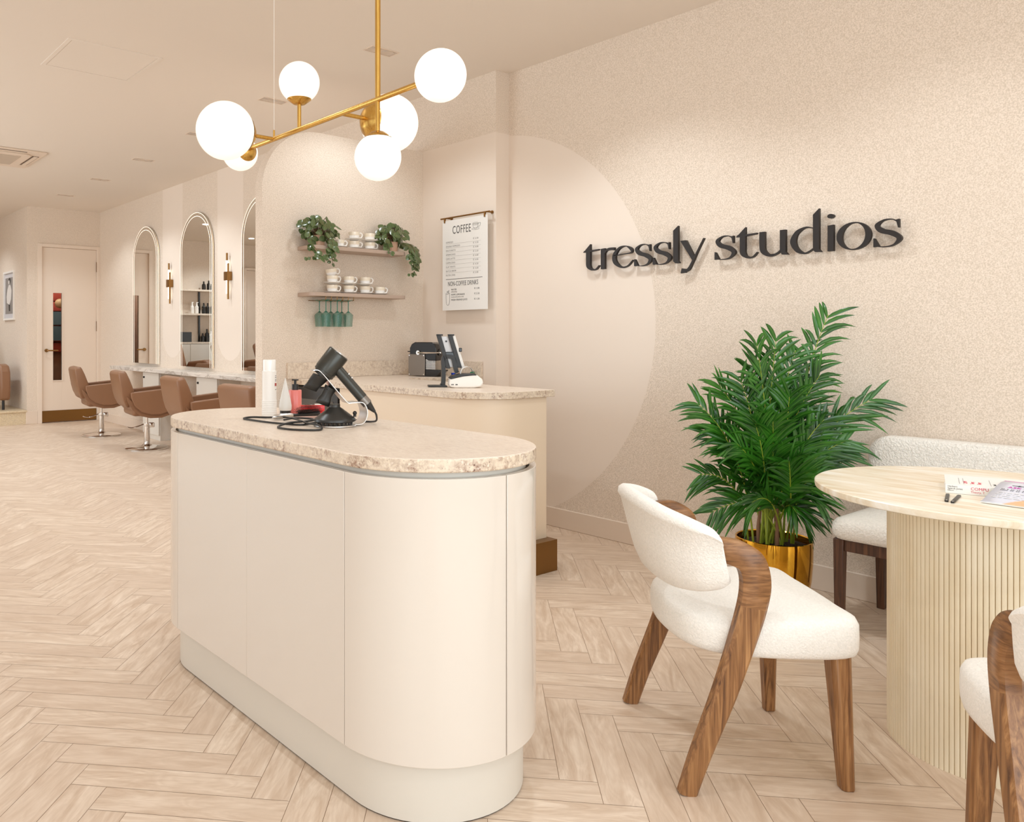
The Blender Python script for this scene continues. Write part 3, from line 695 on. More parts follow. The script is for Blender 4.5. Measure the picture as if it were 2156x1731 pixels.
def letter(ch):
    """returns (list of shapes, advance) in units of x-height"""
    z = (0, .16); S = []
    if ch == 't':
        S += [('p', [(.20, .02), (.20, 1.0), (.02, .97), (.04, .90), (.36, 1.36), (.36, .93), (.36, .1)][0:0] or [(.10, .90), (.38, 1.27), (.38, .88)]), ('s', [(.29, 1.05), (.29, .5), (.30, .2), (.42, .03), (.60, .02), (.74, .2)], [.18, .18, .17, .10, .05, .035]), ('p', [(.08, .885), (.36, .885), (.70, .93), (.74, .99), (.36, .97), (.14, .97)])]; adv = .78
    elif ch == 'r': S += [('p', [(.05, 0), (.05, .98), (.23, 1.0), (.23, 0)]), ('s', [(.2, .72), (.28, .88), (.44, .94), (.66, .92)], [.04, .08, .12, .15])]; adv = .66
    elif ch == 'e': S += [('s', [(.10, .60), (.55, .64), (.86, .68), (.84, .85), (.62, 1.0), (.34, .93), (.13, .62), (.16, .28), (.42, .03), (.70, .06), (.93, .32)], [.035, .04, .06, .13, .05, .11, .18, .19, .10, .05, .035])]; adv = .94
    elif ch == 's': S += [('s', [(.66, .86), (.52, .98), (.30, .97), (.14, .80), (.26, .60), (.52, .48), (.70, .28), (.56, .06), (.32, .01), (.08, .06)], [.03, .04, .06, .14, .20, .21, .16, .06, .04, .04]), ('p', [(.62, .95), (.70, .97), (.70, .66), (.67, .66)]), ('p', [(.05, .34), (.08, .34), (.20, .05), (.05, .02)])]; adv = .80
    elif ch == 'l': S += [('p', [(.06, .10), (.06, 1.46), (.27, 1.66), (.27, .12), (.33, .0), (.16, .0)])]; adv = .36
    elif ch == 'y': S += [('p', [(.0, .98), (.22, .98), (.55, .20), (.47, .05)]), ('s', [(.88, 1.0), (.66, .50), (.46, .02), (.30, -.30), (.08, -.36)], [.035, .045, .07, .10, .20]), ('p', [(.06, -.24), (.02, -.46), (.20, -.44), (.24, -.28)])]; adv = .90
    elif ch == 'u': S += [('s', [(.15, 1.0), (.15, .55), (.18, .22), (.38, .03), (.62, .08), (.78, .26)], [.19, .19, .18, .12, .06, .04]), ('p', [(.72, 1.0), (.90, 1.0), (.90, .12), (.98, .0), (.78, .02), (.72, .18)])]; adv = 1.02
    elif ch == 'd': S += [('s', [(.80, .93), (.52, 1.0), (.24, .82), (.13, .48), (.26, .14), (.52, .0), (.80, .18)], [.035, .06, .14, .20, .15, .06, .035]), ('p', [(.76, .10), (.76, 1.46), (.95, 1.68), (.95, .12), (1.02, .0), (.82, .02)])]; adv = 1.08
    elif ch == 'i': S += [('p', [(.07, 0), (.07, .98), (.26, 1.0), (.26, 0)]), ('p', [(.165 + .105 * cos(a), 1.33 + .085 * sin(a)) for a in [2 * pi * k / 24 for k in range(24)]])]; adv = .34
    elif ch == 'o': S += [('o', (.53, .50))]; adv = 1.06
    return S, adv
t = thing('wall_lettering', 'large dark raised lowercase lettering on the textured wall', 'lettering', (XR - .020, 3.085, 1.590))
TM = basis((0, 0, 0), (0, -1, 0), (0, 0, 1), (-1, 0, 0)); XH = .122
word = 'tresslystudios'
ext = [(.021, .139), (.149, .244), (.228, .368), (.376, .489), (.495, .608), (.620, .658), (.662, .800), (.858, .970), (.972, 1.084), (1.092, 1.233), (1.242, 1.385), (1.411, 1.440), (1.451, 1.596), (1.605, 1.717)]
for ch, (u0, u1) in zip(word, ext):
    S, adv = letter(ch); b = B()
    for n_, s_ in enumerate(S):
        zt_ = .018 + .0004 * n_
        if s_[0] == 'p': poly(b, s_[1], 0, zt_)
        elif s_[0] == 's': stroke(b, s_[1], [w_ * (.82 if ch in 'se' else .95) for w_ in s_[2]], 0, zt_)
        else:
            cx_, cy_ = s_[1]; oo = [(cx_ + .50 * cos(a), cy_ + .52 * sin(a)) for a in [2 * pi * k / 48 for k in range(48)]]
            ii = [(cx_ + .335 * cos(a), cy_ + .475 * sin(a) + .03 * cos(a)) for a in [2 * pi * k / 48 for k in range(48)]]
            ringp(b, oo, ii, 0, .018)
    xs = [v.co.x for v in b.verts]; x0, x1 = min(xs), max(xs); k_ = (u1 - u0) / (x1 - x0)
    b.transform(TM @ M.Translation((u0, 0, 0)) @ M.Diagonal((k_, XH, 1, 1)) @ M.Translation((-x0, 0, 0)))
    obj('letter', b, 'sign', t, smooth=False)

# ------------------------------------------------------------------ things on the coffee counter
CT = .9205
def coffee_machine():
    t = thing('coffee_machine', 'compact black capsule machine with grey side panel', 'coffee machine', (3.631, 4.149, CT), radians(-70)); t.scale = (1, 1, 1.1)
    # local: +x to the front (towards the room's right), y depth
    b = B(); prism(b, [(-.10, .115), (-.10, .175), (-.085, .20), (-.06, .212), (.07, .212), (.095, .20), (.105, .175), (.105, .098), (.045, .098), (.02, .115)], -.045, .045, basis((0, 0, 0), (1, 0, 0), (0, 0, 1), (0, -1, 0))); obj('head', b, 'blackgloss', t, bev=.004)
    b = B(); box(b, (-.10, -.043, .006), (.02, .043, .115)); obj('body', b, 'black', t, bev=.003)
    b = B(); box(b, (-.106, -.052, .004), (.022, -.046, .138)); obj('side_panel', b, 'grey_steel', t, bev=.002)
    b = B(); box(b, (-.106, .046, .004), (.022, .052, .138)); obj('side_panel', b, 'grey_steel', t, bev=.002)
    for px in (-.098, .014):
        for pz in (.012, .130):
            b = B(); cyl(b, (px, -.052, pz), (px, -.0545, pz), .004, n=12); obj('screw', b, 'chrome', t)
    b = B()
    for k in range(10): box(b, (.021, -.042, .045 + k * .0065), (.098 - .0, .042, .049 + k * .0065))
    obj('capsule_tray', b, 'steel', t)
    b = B(); prism(b, [(.02, .0), (.10, 0), (.15, .035), (.15, .043), (.02, .043)], -.045, .045, basis((0, 0, 0), (1, 0, 0), (0, 0, 1), (0, -1, 0))); obj('drip_tray', b, 'blackgloss', t, bev=.002)
    b = B(); cyl(b, (-.03, -.047, .147), (-.03, -.056, .147), .014, n=20); tube(b, [(-.03, -.055, .147), (.04, -.057, .146), (.14, -.05, .148)], [.005, .0055, .003], 10); cyl(b, (.14, -.05, .148), (.14, .05, .148), .004); cyl(b, (-.03, .047, .147), (.14, .05, .148), .005); obj('lever', b, 'chrome', t)
    b = B(); cyl(b, (.104, 0, .15), (.11, 0, .15), .02, n=24); obj('front_dial', b, 'blackgloss', t)
    b = B(); cyl(b, (.07, 0, .10), (.07, 0, .088), .012, n=16); obj('outlet', b, 'blackgloss', t)
    b = B(); box(b, (-.125, -.03, .150), (-.10, .03, .156)); obj('rear_tab', b, 'black', t)
coffee_machine()
for i, (x, y, m_, lb) in enumerate(((3.742, 3.99, (40, 70, 190), 'blue coffee capsule beside the drip tray'), (3.755, 3.935, (196, 140, 30), 'gold coffee capsule between the blue and green ones'), (3.80, 3.885, (30, 150, 100), 'green coffee capsule lying on its side'))):
    b = B(); lathe(b, [(0, 0), (.011, 0), (.014, .003), (.0155, .022), (.0185, .024), (.0185, .0255), (0, .026)], 20); o = obj('coffee_capsule', b, plain('capsule', m_, .25, .6)); o.location = (x, y, CT)
    if i == 2: o.rotation_euler = (radians(75), 0, radians(30)); o.location.z = CT + .018
    tag(o, lb, 'capsule', 'coffee capsules')
# local frame whose x runs along the camera's right and y away from it
ZR = -YAW
def pos_terminal():
    o0 = V((3.0, 3.20, CT))
    t = thing('tablet_stand', 'black tablet stand on an arched foot at the counter', 'tablet stand', o0, ZR)
    k = .00259                                          # metres per crop unit is folded into these numbers
    b = B(); box(b, (-.138, -.045, 0), (-.036, .045, .009)); obj('base_plate', b, 'black', t, bev=.003)
    def strip(pts, w0, w1): 
        b_ = B(); P = spline([(x, 0, z) for x, z in pts], 6)
        rings = []
        for i, p in enumerate(P):
            d = (P[min(i + 1, len(P) - 1)] - P[max(i - 1, 0)]).normalized(); n_ = V((-d.z, 0, d.x)); rings.append([p + n_ * .011 + V((0, w0, 0)), p - n_ * .011 + V((0, w0, 0)), p - n_ * .011 + V((0, w1, 0)), p + n_ * .011 + V((0, w1, 0))])
        loft(b_, rings); return b_
    obj('foot_arch', strip([(-.070, .006), (-.058, .010), (-.054, .04), (-.054, .10), (-.055, .150), (-.044, .163), (-.012, .163), (.002, .150), (.012, .10), (.020, .076)], -.02, .02), 'black', t, bev=.002)
    for x0, x1, z1 in ((-.080, -.028, .100), (-.018, .034, .104)):
        b = B(); p0, p1 = V((x0, -.008, .279)), V((x1, -.008, z1))
        loft(b, [[p + V((-.012, -.012, 0)), p + V((.012, -.012, 0)), p + V((.012, .012, 0)), p + V((-.012, .012, 0))] for p in (p0, p1)])
        box(b, (x0 - .012, -.020, .278), (x0 + .022, .016, .286)); obj('cradle_arm', b, 'black', t, bev=.002)
    b = B(); p = [V((-.070, .006, .274)), V((.004, .006, .274)), V((.040, .006, .105)), V((-.034, .006, .105))]
    loft(b, [p, [q + V((0, .010, 0)) for q in p]]); obj('tablet', b, plain('silver_tablet', (206, 202, 200), .4, .4), t, bev=.002)
    b = B(); p = [V((-.006, -.010, .278)), V((.010, -.010, .278)), V((.064, -.010, .100)), V((.040, -.010, .100))]; loft(b, [p, [q + V((0, .014, 0)) for q in p]]); obj('tablet_frame', b, 'white_plastic', t, bev=.002)
    b = B(); cyl(b, (-.038, .006, .247), (-.038, .002, .247), .005, n=14); obj('camera_lens', b, 'black', t)
    b = B(); box(b, (-.055, -.014, .160), (.006, .012, .190)); box(b, (.030, -.016, .190), (.046, .014, .212)); obj('bracket', b, 'blackgloss', t, bev=.003)
    R3 = M.Rotation(ZR, 4, 'Z')
    t = thing('receipt_printer', 'white rounded receipt printer with a black lid and curled paper', 'printer', o0 + R3 @ V((.0, -.055, 0)), ZR)
    prof = [(-.031, .014), (-.028, .048), (-.012, .062), (.04, .072), (.09, .074), (.12, .066), (.145, .046), (.151, .026), (.138, .006), (.10, .0), (.0, .0), (-.022, .004)]
    b = B(); prism(b, prof, -.05, .05, basis((0, 0, 0), (1, 0, 0), (0, 0, 1), (0, -1, 0))); obj('casing', b, 'white_plastic', t, bev=.008, seg=3)
    b = B(); prism(b, [(-.030, .050), (-.012, .0645), (.04, .0755), (.105, .0755), (.115, .068), (.04, .060), (-.02, .046)], -.052, .052, basis((0, 0, 0), (1, 0, 0), (0, 0, 1), (0, -1, 0))); obj('lid', b, 'black', t, bev=.003)
    b = B(); P = [(.066 + .034 * cos(radians(a)), .076 + .036 * sin(radians(a))) for a in range(200, -1, -12)]
    loft(b, [[V((x, -.030, z)), V((x, .030, z))] for x, z in P], cyc=False); o = obj('paper_curl', b, 'paper', t); sm = o.modifiers.new('s', 'SOLIDIFY'); sm.thickness = .0008
    for x in (.0, .007, .022, .028):
        b = B(); cyl(b, (x - .018, -.0495, .018), (x - .018, -.0518, .018), .003, n=10); obj('port', b, 'black', t)
pos_terminal()

# ------------------------------------------------------------------ things on the island
IT = .9025
t = thing('spray_can', 'tall white ridged can at the far end of island', 'bottle', (1.489, 2.572, IT))
prof = [(0, 0), (.0265, 0)]
for k in range(9): prof += [(.0268, .002 + k * .0065), (.0278, .005 + k * .0065), (.0268, .008 + k * .0065)]
prof += [(.0265, .064), (.0265, .166), (.0245, .168), (.0, .168)]
b = B(); lathe(b, prof, 30); obj('can', b, 'white_plastic', t)
b = B(); lathe(b, [(.0, .168), (.0242, .168), (.0242, .205), (.023, .2085), (0, .209)], 30); obj('cap', b, 'white_gloss', t)
b = B(); MTc = M.Rotation(-YAW, 4, 'Z')
for z, w_ in ((.148, .005), (.142, .003), (.134, .005), (.129, .004), (.098, .003)): box(b, (.0262 - .0008, -.006, z), (.0262 + .0006, .003 + w_ * .2, z + .0025), MTc @ M.Rotation(radians(-18), 4, 'Z'))
obj('print', b, 'ink_light', t, smooth=False)
b = B(); box(b, (.0258, -.008, .112), (.0270, .004, .123), MTc @ M.Rotation(radians(-18), 4, 'Z')); obj('red_label', b, plain('dull_red', (176, 72, 66), .5), t, smooth=False)
t = thing('lotion_tube', 'pale tapered tube standing on its black cap', 'tube', (1.563, 2.581, IT), ZR)
b = B(); rings = []
for z, w_, d_ in ((.017, .0215, .020), (.022, .0235, .021), (.035, .024, .020), (.06, .0195, .015), (.09, .0125, .009), (.12, .0055, .004), (.137, .0012, .0012)): rings.append([V((w_ * cos(a), d_ * sin(a), z)) for a in [2 * pi * k / 28 for k in range(28)]])
loft(b, rings); obj('tube_body', b, plain('pale_tube', (226, 222, 216), .35), t)
b = B(); lathe(b, [(0, 0), (.0205, 0), (.0205, .016), (0, .0165)], 28); obj('cap', b, 'black', t)
t = thing('pump_bottle', 'pink lotion bottle with a black pump', 'bottle', (1.618, 2.60, IT), ZR)
b = B(); lathe(b, [(0, 0), (.0225, 0), (.024, .003), (.024, .022), (.0245, .088), (.023, .0905), (0, .091)], 30); obj('bottle', b, 'pink', t)
b = B(); lathe(b, [(0, .091), (.0125, .091), (.0125, .112), (.005, .113), (.005, .128), (0, .128)], 24); rbox(b, (-.013, -.006, .126), (.013, .006, .131), .002, 2); obj('pump', b, 'black', t)
b = B()
for k in range(3):
    for a in range(16): ball(b, (.0238 * cos(2 * pi * a / 16), .0238 * sin(2 * pi * a / 16), .006 + k * .006), .0024, 6, 4)
obj('studs', b, 'pink', t)

# hair dryer on its stand
DO = V((1.504, 2.171, IT))
t = thing('dryer_stand', 'curved silver stand with round base carrying the hair dryer', 'dryer stand', DO, ZR)
b = B(); lathe(b, [(0, 0), (.068, 0), (.070, .002), (.069, .005), (0, .0055)], 48); obj('base_plate', b, 'alu', t)
band_p = [(-.0686, .1825), (-.0605, .1846), (-.0477, .1807), (-.0281, .1598), (.0044, .1205), (.0414, .0788), (.0553, .076), (.0831, .0776), (.097, .073), (.1062, .0556), (.1074, .0348), (.0993, .014), (.0831, .0048), (.055, .0042), (.02, .0042)]
P = spline([(x, 0, z) for x, z in band_p], 6); rings = []
for i, p in enumerate(P):
    d = (P[min(i + 1, len(P) - 1)] - P[max(i - 1, 0)]).normalized(); n_ = V((-d.z, 0, d.x)); s = i / (len(P) - 1)
    w0 = -.024 + .020 * min(1, s * 1.8); w1 = .030 + .03 * min(1, s * 1.6)
    rings.append([p + n_ * .0012 + V((0, w0, 0)), p - n_ * .0012 + V((0, w0, 0)), p - n_ * .0012 + V((0, w1, 0)), p + n_ * .0012 + V((0, w1, 0))])
for r_ in rings:
    for q in (2, 3): r_[q].x -= .45 * r_[q].y
b = B(); loft(b, rings); obj('band', b, 'alu', t)
b = B(); ball(b, (.0657, 0, .042), .007, 14, 8); cyl(b, (.0657, 0, .030), (.0657, .0, .040), .005, n=12); obj('magnet_knob', b, 'black', t)
t = thing('hair_dryer', 'dark grey hair dryer resting on the silver stand', 'hair dryer', DO, ZR)
lo = V((-.0385, .018, .1726)); hi = V((.013, .018, .2398)); ax = (hi - lo).normalized()
b = B(); tube(b, [lo - ax * .002, lo + ax * .001, lo + ax * .010, lo + ax * .0105, hi - ax * .004, hi - ax * .001, hi + ax * .001], [.034, .0365, .0365, .0378, .0378, .0362, .033], 40); obj('barrel', b, 'dryer', t)
b = B(); tube(b, [hi + ax * .001, hi + ax * .003], [.031, .029], 36); obj('rear_ring', b, 'alu', t)
h0 = V((-.001, .018, .196)); h1 = V((.0905, .018, .0895)); hd = (h1 - h0).normalized()
b = B(); tube(b, [h0, h1], [.0178, .0178], 30); obj('handle', b, 'dryer', t)
b = B(); h2 = h1 + hd * .026
for k in range(9): tube(b, [h1 + hd * (.0005 + k * .0028), h1 + hd * (.0023 + k * .0028)], [.0172, .0172], 30)
tube(b, [h1, h2], [.0162, .0162], 24); obj('filter', b, 'grey_steel', t)
b = B(); tube(b, [h2 - hd * .001, h2 + hd * .004, V((.1317, .018, .0441))], [.0165, .0135, .0045], 24); obj('cable_guard', b, 'cable', t)
b = B()
for k in (0, 1): ball(b, h0 + hd * (.052 + .016 * k) + V((.0125, -.004, .0128)), .004, 10, 6)
obj('switch', b, 'alu', t)
def nozzle(parent, neck, axis, r0, mid, end, hw, ht, name='nozzle'):
    b = B(); tube(b, [neck - axis * .0, neck - axis * .010], [r0, r0 * .96], 32)
    X = V((1, 0, 0)); rings = []
    side = V((.94, 0, -.34)); up = axis.cross(V((0, 1, 0))).normalized(); up = side
    nrm = V((0, 1, 0))
    for s, (w_, d_) in ((0, (r0 * .93, r0 * .93)), (.35, (r0 * .85, r0 * .62)), (.7, (hw * .95, ht * 1.4)), (1, (hw, ht))):
        c = neck - axis * .010; c = c.lerp(end, s)
        rings.append([c + up * (w_ * cos(a)) * (1 if s < .5 else 1) + nrm * 0 + V((0, 1, 0)) * (d_ * sin(a)) for a in [2 * pi * k / 32 for k in range(32)]])
    loft(b, rings, caps=(True, False)); return b
o_ = obj('concentrator_nozzle', nozzle(None, lo - ax * .002, ax, .031, None, V((-.0836, .010, .1193)), .024, .007), 'dryer2', t); o_.modifiers.new('s', 'SOLIDIFY').thickness = .0015
P = spline([(.1317, .018, .0441), (.137, .022, .032), (.1365, .05, .012), (.12, .085, .0045), (.09, .10, .004)], 8)
t2 = thing('spare_nozzle', 'dark spare nozzle held under the dryer stand band', 'nozzle', DO, ZR)
o_ = obj('nozzle', nozzle(None, V((-.0142, .018, .125)), V((.5, 0, .86)), .021, None, V((-.043, .006, .0696)), .024, .0075), 'dryer2', t2); o_.modifiers.new('s', 'SOLIDIFY').thickness = .0015
t2 = thing('diffuser', 'black cone shaped diffuser on the dryer stand base', 'diffuser', DO + V((0, 0, .0058)), ZR)
b = B(); lathe(b, [(0, .066), (.0165, .066), (.0175, .064), (.0175, .056), (.024, .052), (.064, .022), (.068, .018), (.069, .011), (.064, .0085), (0, .0085)], 48); obj('cone', b, 'dryer2', t2)
b = B()
for k in range(22): cyl(b, (.056 * cos(2 * pi * k / 22), .056 * sin(2 * pi * k / 22), .0088), (.056 * cos(2 * pi * k / 22), .056 * sin(2 * pi * k / 22), 0), .003, .002, 8)
obj('prongs', b, 'black', t2)
# power cable: from the handle, then loose loops on the stone
cab = [(1.668, 2.222), (1.610, 2.262), (1.53, 2.275), (1.478, 2.262), (1.420, 2.238), (1.397, 2.27), (1.369, 2.366), (1.36, 2.472), (1.362, 2.532), (1.407, 2.557), (1.45, 2.51), (1.470, 2.438), (1.462, 2.339), (1.43, 2.224), (1.425, 2.15), (1.405, 2.100), (1.370, 2.085), (1.326, 2.134), (1.314, 2.202), (1.336, 2.246), (1.383, 2.262), (1.44, 2.27), (1.496, 2.285), (1.512, 2.334), (1.483, 2.385), (1.421, 2.355)]
hz = [.0035 + (.006 if 10 < i < 15 or i > 19 else 0) for i in range(len(cab))]
Rz = M.Rotation(ZR, 4, 'Z'); start = [DO + Rz @ p for p in P[:-3]]
b = B(); tube(b, start + spline([(x, y, IT + z) for (x, y), z in zip(cab, hz)], 7), .0033, 10)
tag(obj('power_cable', b, 'cable'), 'black dryer cable looping loosely on the stone top', 'cable')
# brush
t = thing('hair_brush', 'bristle brush with a silver handle lying behind the dryer stand', 'brush', (1.429, 2.445, IT), radians(3))
b = B(); tube(b, [(0, 0, .011), (.008, 0, .011), (.03, 0, .012), (.075, 0, .012), (.084, 0, .012)], [.004, .008, .0095, .0082, .0065], 20); obj('handle', b, 'steel', t)
b = B(); tube(b, [(.083, 0, .012), (.12, 0, .011), (.20, 0, .011), (.206, 0, .011)], [.006, .0055, .0085, .004], 16); obj('head', b, 'black', t)
b = B(); rnd = random.Random(4)
for k in range(17):
    for j in range(7):
        x = .112 + k * .0055; a = radians(90 + (j - 3) * 22); L_ = .036 * (1 - .35 * abs(k - 8) / 8 * .8); p = V((x, 0, .013)); d = V((-.25 + .02 * k, cos(a), sin(a) * 1.0)).normalized()
        cyl(b, p, p + d * L_, .0009, .0006, 5)
obj('bristles', b, 'blackgloss', t)
t = thing('red_packet', 'small glossy red and white packet behind the brush', 'packet', (1.672, 2.570, IT), radians(-30))
b = B(); rbox(b, (-.045, -.012, 0), (.05, .012, .032), .003, 2); obj('box', b, 'red', t)
b = B(); rbox(b, (.012, -.011, .0322), (.046, .011, .036), .002, 2); obj('white_tab', b, 'white_gloss', t)

# ------------------------------------------------------------------ chandelier
BX, BZ = 1.472, 1.907
t = thing('globe_chandelier', 'brass bar chandelier with six opal globes over the island', 'chandelier', (BX, 1.899, CEIL))
def L(p): return V(p) - V((BX, 1.899, CEIL))
b = B(); cyl(b, L((BX, 1.66, BZ)), L((BX, 2.72, BZ)), .0085, n=20); obj('bar', b, 'brass', t)
b = B(); cyl(b, L((BX, 1.899, BZ)), L((BX, 1.899, CEIL)), .0082, n=20); obj('pole', b, 'brass', t)
b = B(); lathe(b, [(0, 0), (.05, 0), (.05, -.02), (.012, -.026), (0, -.026)], 32); obj('ceiling_rose', b, 'brass', t)
b = B(); cyl(b, L((BX, 2.509, BZ + .03)), L((BX, 2.509, CEIL)), .0009, n=8); obj('suspension_wire', b, 'white_plastic', t)
b = B(); cyl(b, L((BX, 2.509, BZ)), L((BX, 2.509, BZ + .032)), .0035, n=12); obj('wire_socket', b, 'brass', t)
def globe(c, r, arm_from, d):
    c = V(c); d = V(d).normalized()
    b = B(); ball(b, L(c), r, 48, 28); g = obj('globe', b, 'globe', t)
    a, e = frame_of(d); cupc = c - d * (r * .80)
    b = B(); prof = []
    R2 = r * 1.012
    mt = basis(L(c), a, e, d)
    lathe(b, [(R2 * sin(radians(a_)), -R2 * cos(radians(a_))) for a_ in (36, 30, 22, 14, 7)] + [(0, -R2)], 36, mt)
    lathe(b, [(R2 * sin(radians(36)), -R2 * cos(radians(36))), (R2 * sin(radians(36)) * .98, -R2 * cos(radians(36)) * 1.03), (r * .3, -r * 1.06), (.011, -r * 1.09), (0, -r * 1.1)], 36, mt)
    obj('globe_cap', b, 'brass', t)
    if (c - V(arm_from)).length > r * 1.05:
        b = B(); cyl(b, L(arm_from), L(c - d * r), .0068, n=16); obj('arm', b, 'brass', t)
globe((1.278, 2.509, BZ), .100, (BX, 2.509, BZ), (-1, 0, 0))
globe((1.657 + .012, 2.09, BZ), .0965, (BX, 2.09, BZ), (1, 0, 0))
globe((BX, 2.339, 2.068), .0700, (BX, 2.339, BZ), (0, 0, 1))
globe((BX, 1.899, 1.734), .0705, (BX, 1.899, BZ), (0, 0, -1))
globe((BX, 1.621, BZ), .0710, (BX, 1.66, BZ), (0, -1, 0))
globe((BX, 2.765, BZ - .004), .0680, (BX, 2.70, BZ), (0, 1, 0))

# ------------------------------------------------------------------ round table
TC = (2.842, .760)
t = thing('round_table', 'round pale stone table on a fluted drum base', 'table', (*TC, 0))
b = B(); n = 124; ring = []
for k in range(n):
    for s, dr in ((.03, -.005), (.09, .0004), (.5, .0016), (.91, .0004), (.97, -.005)):
        a = 2 * pi * (k + s) / n; ring.append(((.252 + dr) * cos(a), (.252 + dr) * sin(a)))
loft(b, [[V((x, y, z)) for x, y in ring] for z in (0, .726)]); obj('fluted_base', b, 'flute', t, ang=50)
b = B(); lathe(b, [(0, .7262), (.440, .7262), (.446, .729), (.448, .737), (.4475, .7455), (.444, .748), (0, .748)], 128); obj('tabletop', b, 'trav', t)
TT = .7485
# book
sd = V((.31, -.951, 0)).normalized(); cd = V((.951, .31, 0)); BO = V((2.706, .829, TT))
t = thing('thick_book', 'thick white paperback with red and black cover text', 'book', BO, 0)
mtb = basis((0, 0, 0), sd, cd, (0, 0, 1))
b = B(); box(b, (.003, .001, .002), (.237, .186, .0235), mtb); obj('pages', b, plain('page_block', (226, 219, 210), .8), t, smooth=False)
b = B(); box(b, (0, 0, 0), (.24, .19, .0018), mtb); box(b, (0, 0, .0240), (.24, .19, .0258), mtb); box(b, (0, -.0015, 0), (.24, .0006, .0258), mtb); obj('cover', b, 'paper', t, smooth=False)
mspine = lambda u, v: mtb @ basis((u, -.0016, v), (1, 0, 0), (0, 0, 1), (0, -1, 0))
mtop = lambda u, v: mtb @ basis((u, v, .0259), (0, 1, 0), (-1, 0, 0), (0, 0, 1))
b = B()
for s_, z in (('Herbert', .0178), ('Spärck Jones', .0118), ('Editors', .0070)): text_bm(b, s_, .0068 if z > .01 else .005, mspine(.005, z), .0002)
for u, s_ in ((.165, 'Karen'), (.176, 'Editors')): pass
for u, s_ in ((.118, 'Spärck'), (.130, 'Jones')): text_bm(b, s_, .011, mtop(u, .03), .0002)
obj('black_print', b, 'ink', t, smooth=False)
b = B(); text_bm(b, 'COMPU', .0115, mspine(.058, .0135), .0003, spacing=1.02); text_bm(b, 'Theory, T', .0078, mspine(.058, .0055), .0002)
for u, s_ in ((.052, 'COMPU'), (.068, 'Theory,'), (.084, 'Theory')): text_bm(b, s_, .014, mtop(u, .03), .0002)
obj('red_print', b, plain('red_ink', (206, 40, 70), .6), t, smooth=False)
b = B()
for u in (.033, .043): box(b, (u, .02, .0258), (u + .0012, .13, .0262), mtb)
box(b, (.105, .02, .0258), (.1062, .13, .0262), mtb)
obj('grey_rules', b, 'ink_light', t, smooth=False)
# magazine draped over the book
def mag_z(u):                                          # height above the table while going away from the reader
    if u < .02: return .001
    return .001 + .031 * min(1, (u - .02) / .15) ** .9
t = thing('magazine', 'glossy pale magazine lying across the thick book', 'magazine', (2.617, .722, TT), 0)
b = B(); NU, NV = 16, 8; uvl = b.loops.layers.uv.new('UVMap'); Lm, Wm = .215, .27
def mp(u, v, dz=0): return V((u * Lm, -v * Wm + .0 * u, mag_z(u * Lm) + dz))
vt = [[b.verts.new(mp(i / NU, j / NV, .004)) for j in range(NV + 1)] for i in range(NU + 1)]
for i in range(NU):
    for j in range(NV):
        f = b.faces.new((vt[i][j], vt[i + 1][j], vt[i + 1][j + 1], vt[i][j + 1]))
        for lp, (u, v) in zip(f.loops, ((i, j), (i + 1, j), (i + 1, j + 1), (i, j + 1))): lp[uvl].uv = (v / NV, u / NU)
tt = NT('magazine_cover'); u_ = tt.n('UVMap').outputs[0]; sp = tt.n('SeparateXYZ'); tt.L.new(u_, sp.inputs[0]); U, Vv = sp.outputs[0], sp.outputs[1]
du = tt.math('SUBTRACT', U, .62); dv = tt.math('SUBTRACT', Vv, -.02); rr = tt.math('SQRT', tt.math('ADD', tt.math('MULTIPLY', du, du), tt.math('MULTIPLY', tt.math('MULTIPLY', dv, dv), 1.6)))
nz = tt.noise(tt.coord(kind='UV'), 30, 2)
c = tt.mix(mapr(tt, tt.math('ADD', rr, tt.math('MULTIPLY', nz, .03)), .44, .47), rgb(236, 182, 138), rgb(216, 219, 232))
c = tt.mix(tt.math('GREATER_THAN', Vv, .93), c, rgb(214, 140, 208))
mag = tt.set(Base_Color=c, Roughness=.25)
o_ = obj('cover', b, mag, t, ang=80); sm = o_.modifiers.new('s', 'SOLIDIFY'); sm.thickness = .0008
b = B(); loft(b, [[mp(i / NU, 0, .0001), mp(i / NU, 1, .0001), mp(i / NU, 1, .003), mp(i / NU, 0, .003)] for i in range(NU + 1)]); obj('pages', b, 'paper', t)
b = B(); 
def mtxt(bm, s_, size, u, v): 
    z0 = mag_z(u * Lm); z1 = mag_z(u * Lm + .01); d = V((.01, 0, z1 - z0)).normalized(); text_bm(bm, s_, size, basis(mp(u, v, .0052), (0, -1, 0), d, V((0, -1, 0)).cross(d)), .0002)
mtxt(b, 'ASK DR. SING', .017, .60, .10); obj('magenta_print', b, plain('magenta_ink', (206, 40, 170), .5), t, smooth=False)
b = B()
for k, s_ in enumerate(('OOOOO', 'OOOOOO', 'OOOOOO')): pass
rnd = random.Random(9)
for row, (u, n_) in enumerate(((.54, 30), (.50, 28))):
    for k in range(n_):
        if rnd.random() < .2: continue
        p = mp(u, .06 + k * .016, .0052); box(b, p, p + V((.0035, -.0028, .0003)))
for v in (.12, .62):
    p = mp(.70, v, .0054); box(b, p, p + V((.003, -.03, .0004))); box(b, p + V((-.004, -.014, 0)), p + V((.007, -.018, .0006)))
obj('black_print', b, 'ink', t, smooth=False)
b = B()
for u, v0, n_ in ((.40, .06, 22), (.34, .05, 20), (.28, .05, 18), (.22, .04, 22), (.82, .30, 24), (.78, .28, 22)):
    for k in range(n_):
        if rnd.random() < .25: continue
        p = mp(u, v0 + k * .013, .0052); box(b, p, p + V((rnd.uniform(.003, .007), -.003, .0003)))
